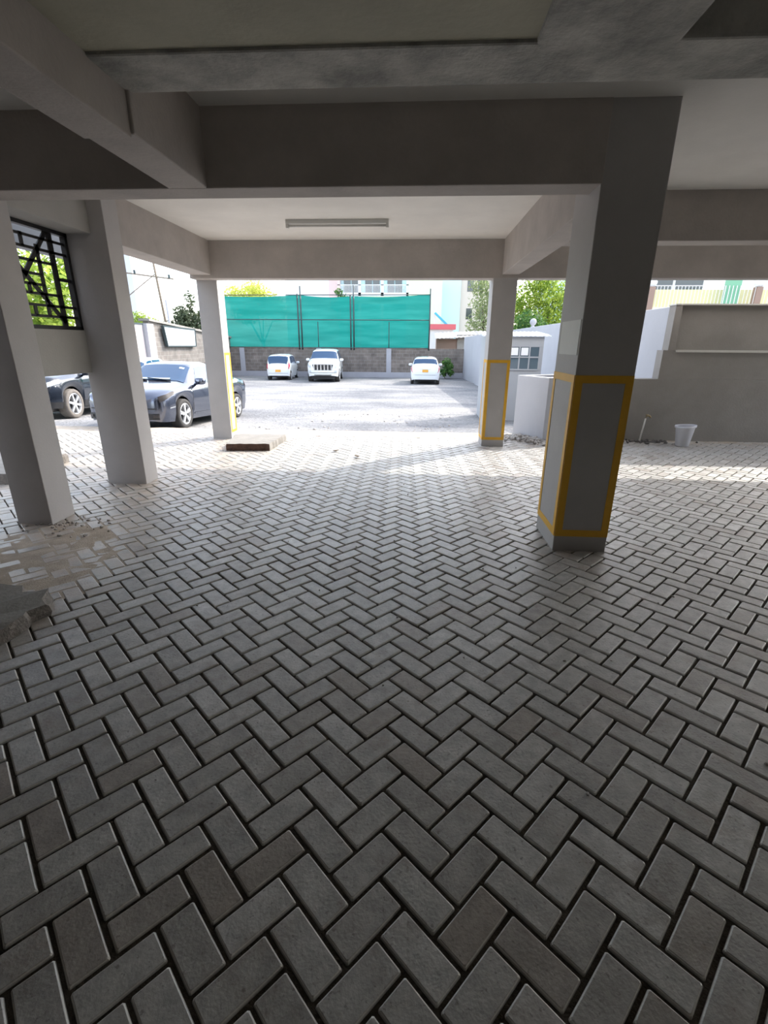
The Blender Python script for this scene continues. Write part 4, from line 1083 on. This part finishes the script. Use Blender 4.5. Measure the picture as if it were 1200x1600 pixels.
# corrugated lean-to shed beyond the far wall
sh = empty('shed',(2.4,34.5,-.7),0,'lean-to shed with rusty sheet roof beyond the far wall','shed')
mb = MB(); mb.box(-1.0,.45,.6,2.2,0,2.5); mb.build('dark_opening', M['b_brown'], sh)
mb = MB(); mb.box(.40,2.2,.4,2.2,0,2.75); mb.build('side_sheet', M['sheet'], sh)
mb = MB(); n = 24
for i in range(n+1):
    x = -1.1+3.4*i/n; z = 2.62+.18*i/n+(.04 if i%2 else 0); mb.v += [(x,-.25,z-.15),(x,2.6,z+.25)]
for i in range(n): k = i*2; mb.f.append((k,k+2,k+3,k+1)); mb.mi.append(0)
o = mb.build('roof', M['sheet'], sh); sm = o.modifiers.new('t','SOLIDIFY'); sm.thickness = .03
# playground behind
pg = empty('playground_slide',(2.0,42,-.8),0,'blue playground slide beyond the far wall','slide')
mb = MB(); mb.bar((-.55,0,4.6),(.75,0,3.45),.5,.14); mb.build('chute', M['blue'], pg)
mb = MB(); mb.bar((-.55,.1,0),(-.55,.1,4.8),.1); mb.bar((.75,.1,0),(.75,.1,3.5),.1); mb.build('support', M['b_white'], pg)
rr = empty('red_roof_stall',(1.9,41,-.8),0,'white stall with red roof beneath the blue slide','stall')
mb = MB(); mb.box(-1.3,1.0,0,1.6,0,3.35); mb.build('wall', M['b_white'], rr)
mb = MB(); mb.prism([(-1.5,-.2),(1.2,-.2),(1.2,1.8),(-1.5,1.8)],3.33,3.72); mb.build('roof', M['redroof'], rr)

# ------------------------------------------------------------------ light
sun = bpy.data.lights.new('sun','SUN'); sun.energy = 2.45; sun.angle = math.radians(.9); sun.color = (1,.95,.87)
so = bpy.data.objects.new('sun', sun); C.objects.link(so)
el = math.radians(39); az = Vector((.72,.69,0)).normalized()
dsun = Vector((az.x*math.cos(el), az.y*math.cos(el), math.sin(el)))
so.rotation_euler = dsun.to_track_quat('Z','Y').to_euler(); so.location = (10,10,12)
w = bpy.data.worlds.new('sky'); bpy.context.scene.world = w; w.use_nodes = True
nt = w.node_tree; bg = nt.nodes['Background']
sk = nt.nodes.new('ShaderNodeTexSky'); sk.sky_type = 'NISHITA'; sk.sun_disc = False
sk.sun_elevation = el; sk.sun_rotation = math.atan2(az.x, az.y); sk.dust_density = 2.0; sk.air_density = 1.0
hs = nt.nodes.new('ShaderNodeHueSaturation'); hs.inputs['Saturation'].default_value = .52
nt.links.new(sk.outputs[0], hs.inputs['Color']); nt.links.new(hs.outputs[0], bg.inputs['Color']); bg.inputs['Strength'].default_value = .42

sc = bpy.context.scene
sc.view_settings.view_transform = 'Standard'; sc.view_settings.look = 'None'; sc.view_settings.gamma = 1; sc.view_settings.use_curve_mapping = False
sc.view_settings.exposure = .93
sc.cycles.max_bounces = 12; sc.cycles.diffuse_bounces = 8; sc.cycles.glossy_bounces = 4; sc.cycles.transparent_max_bounces = 8
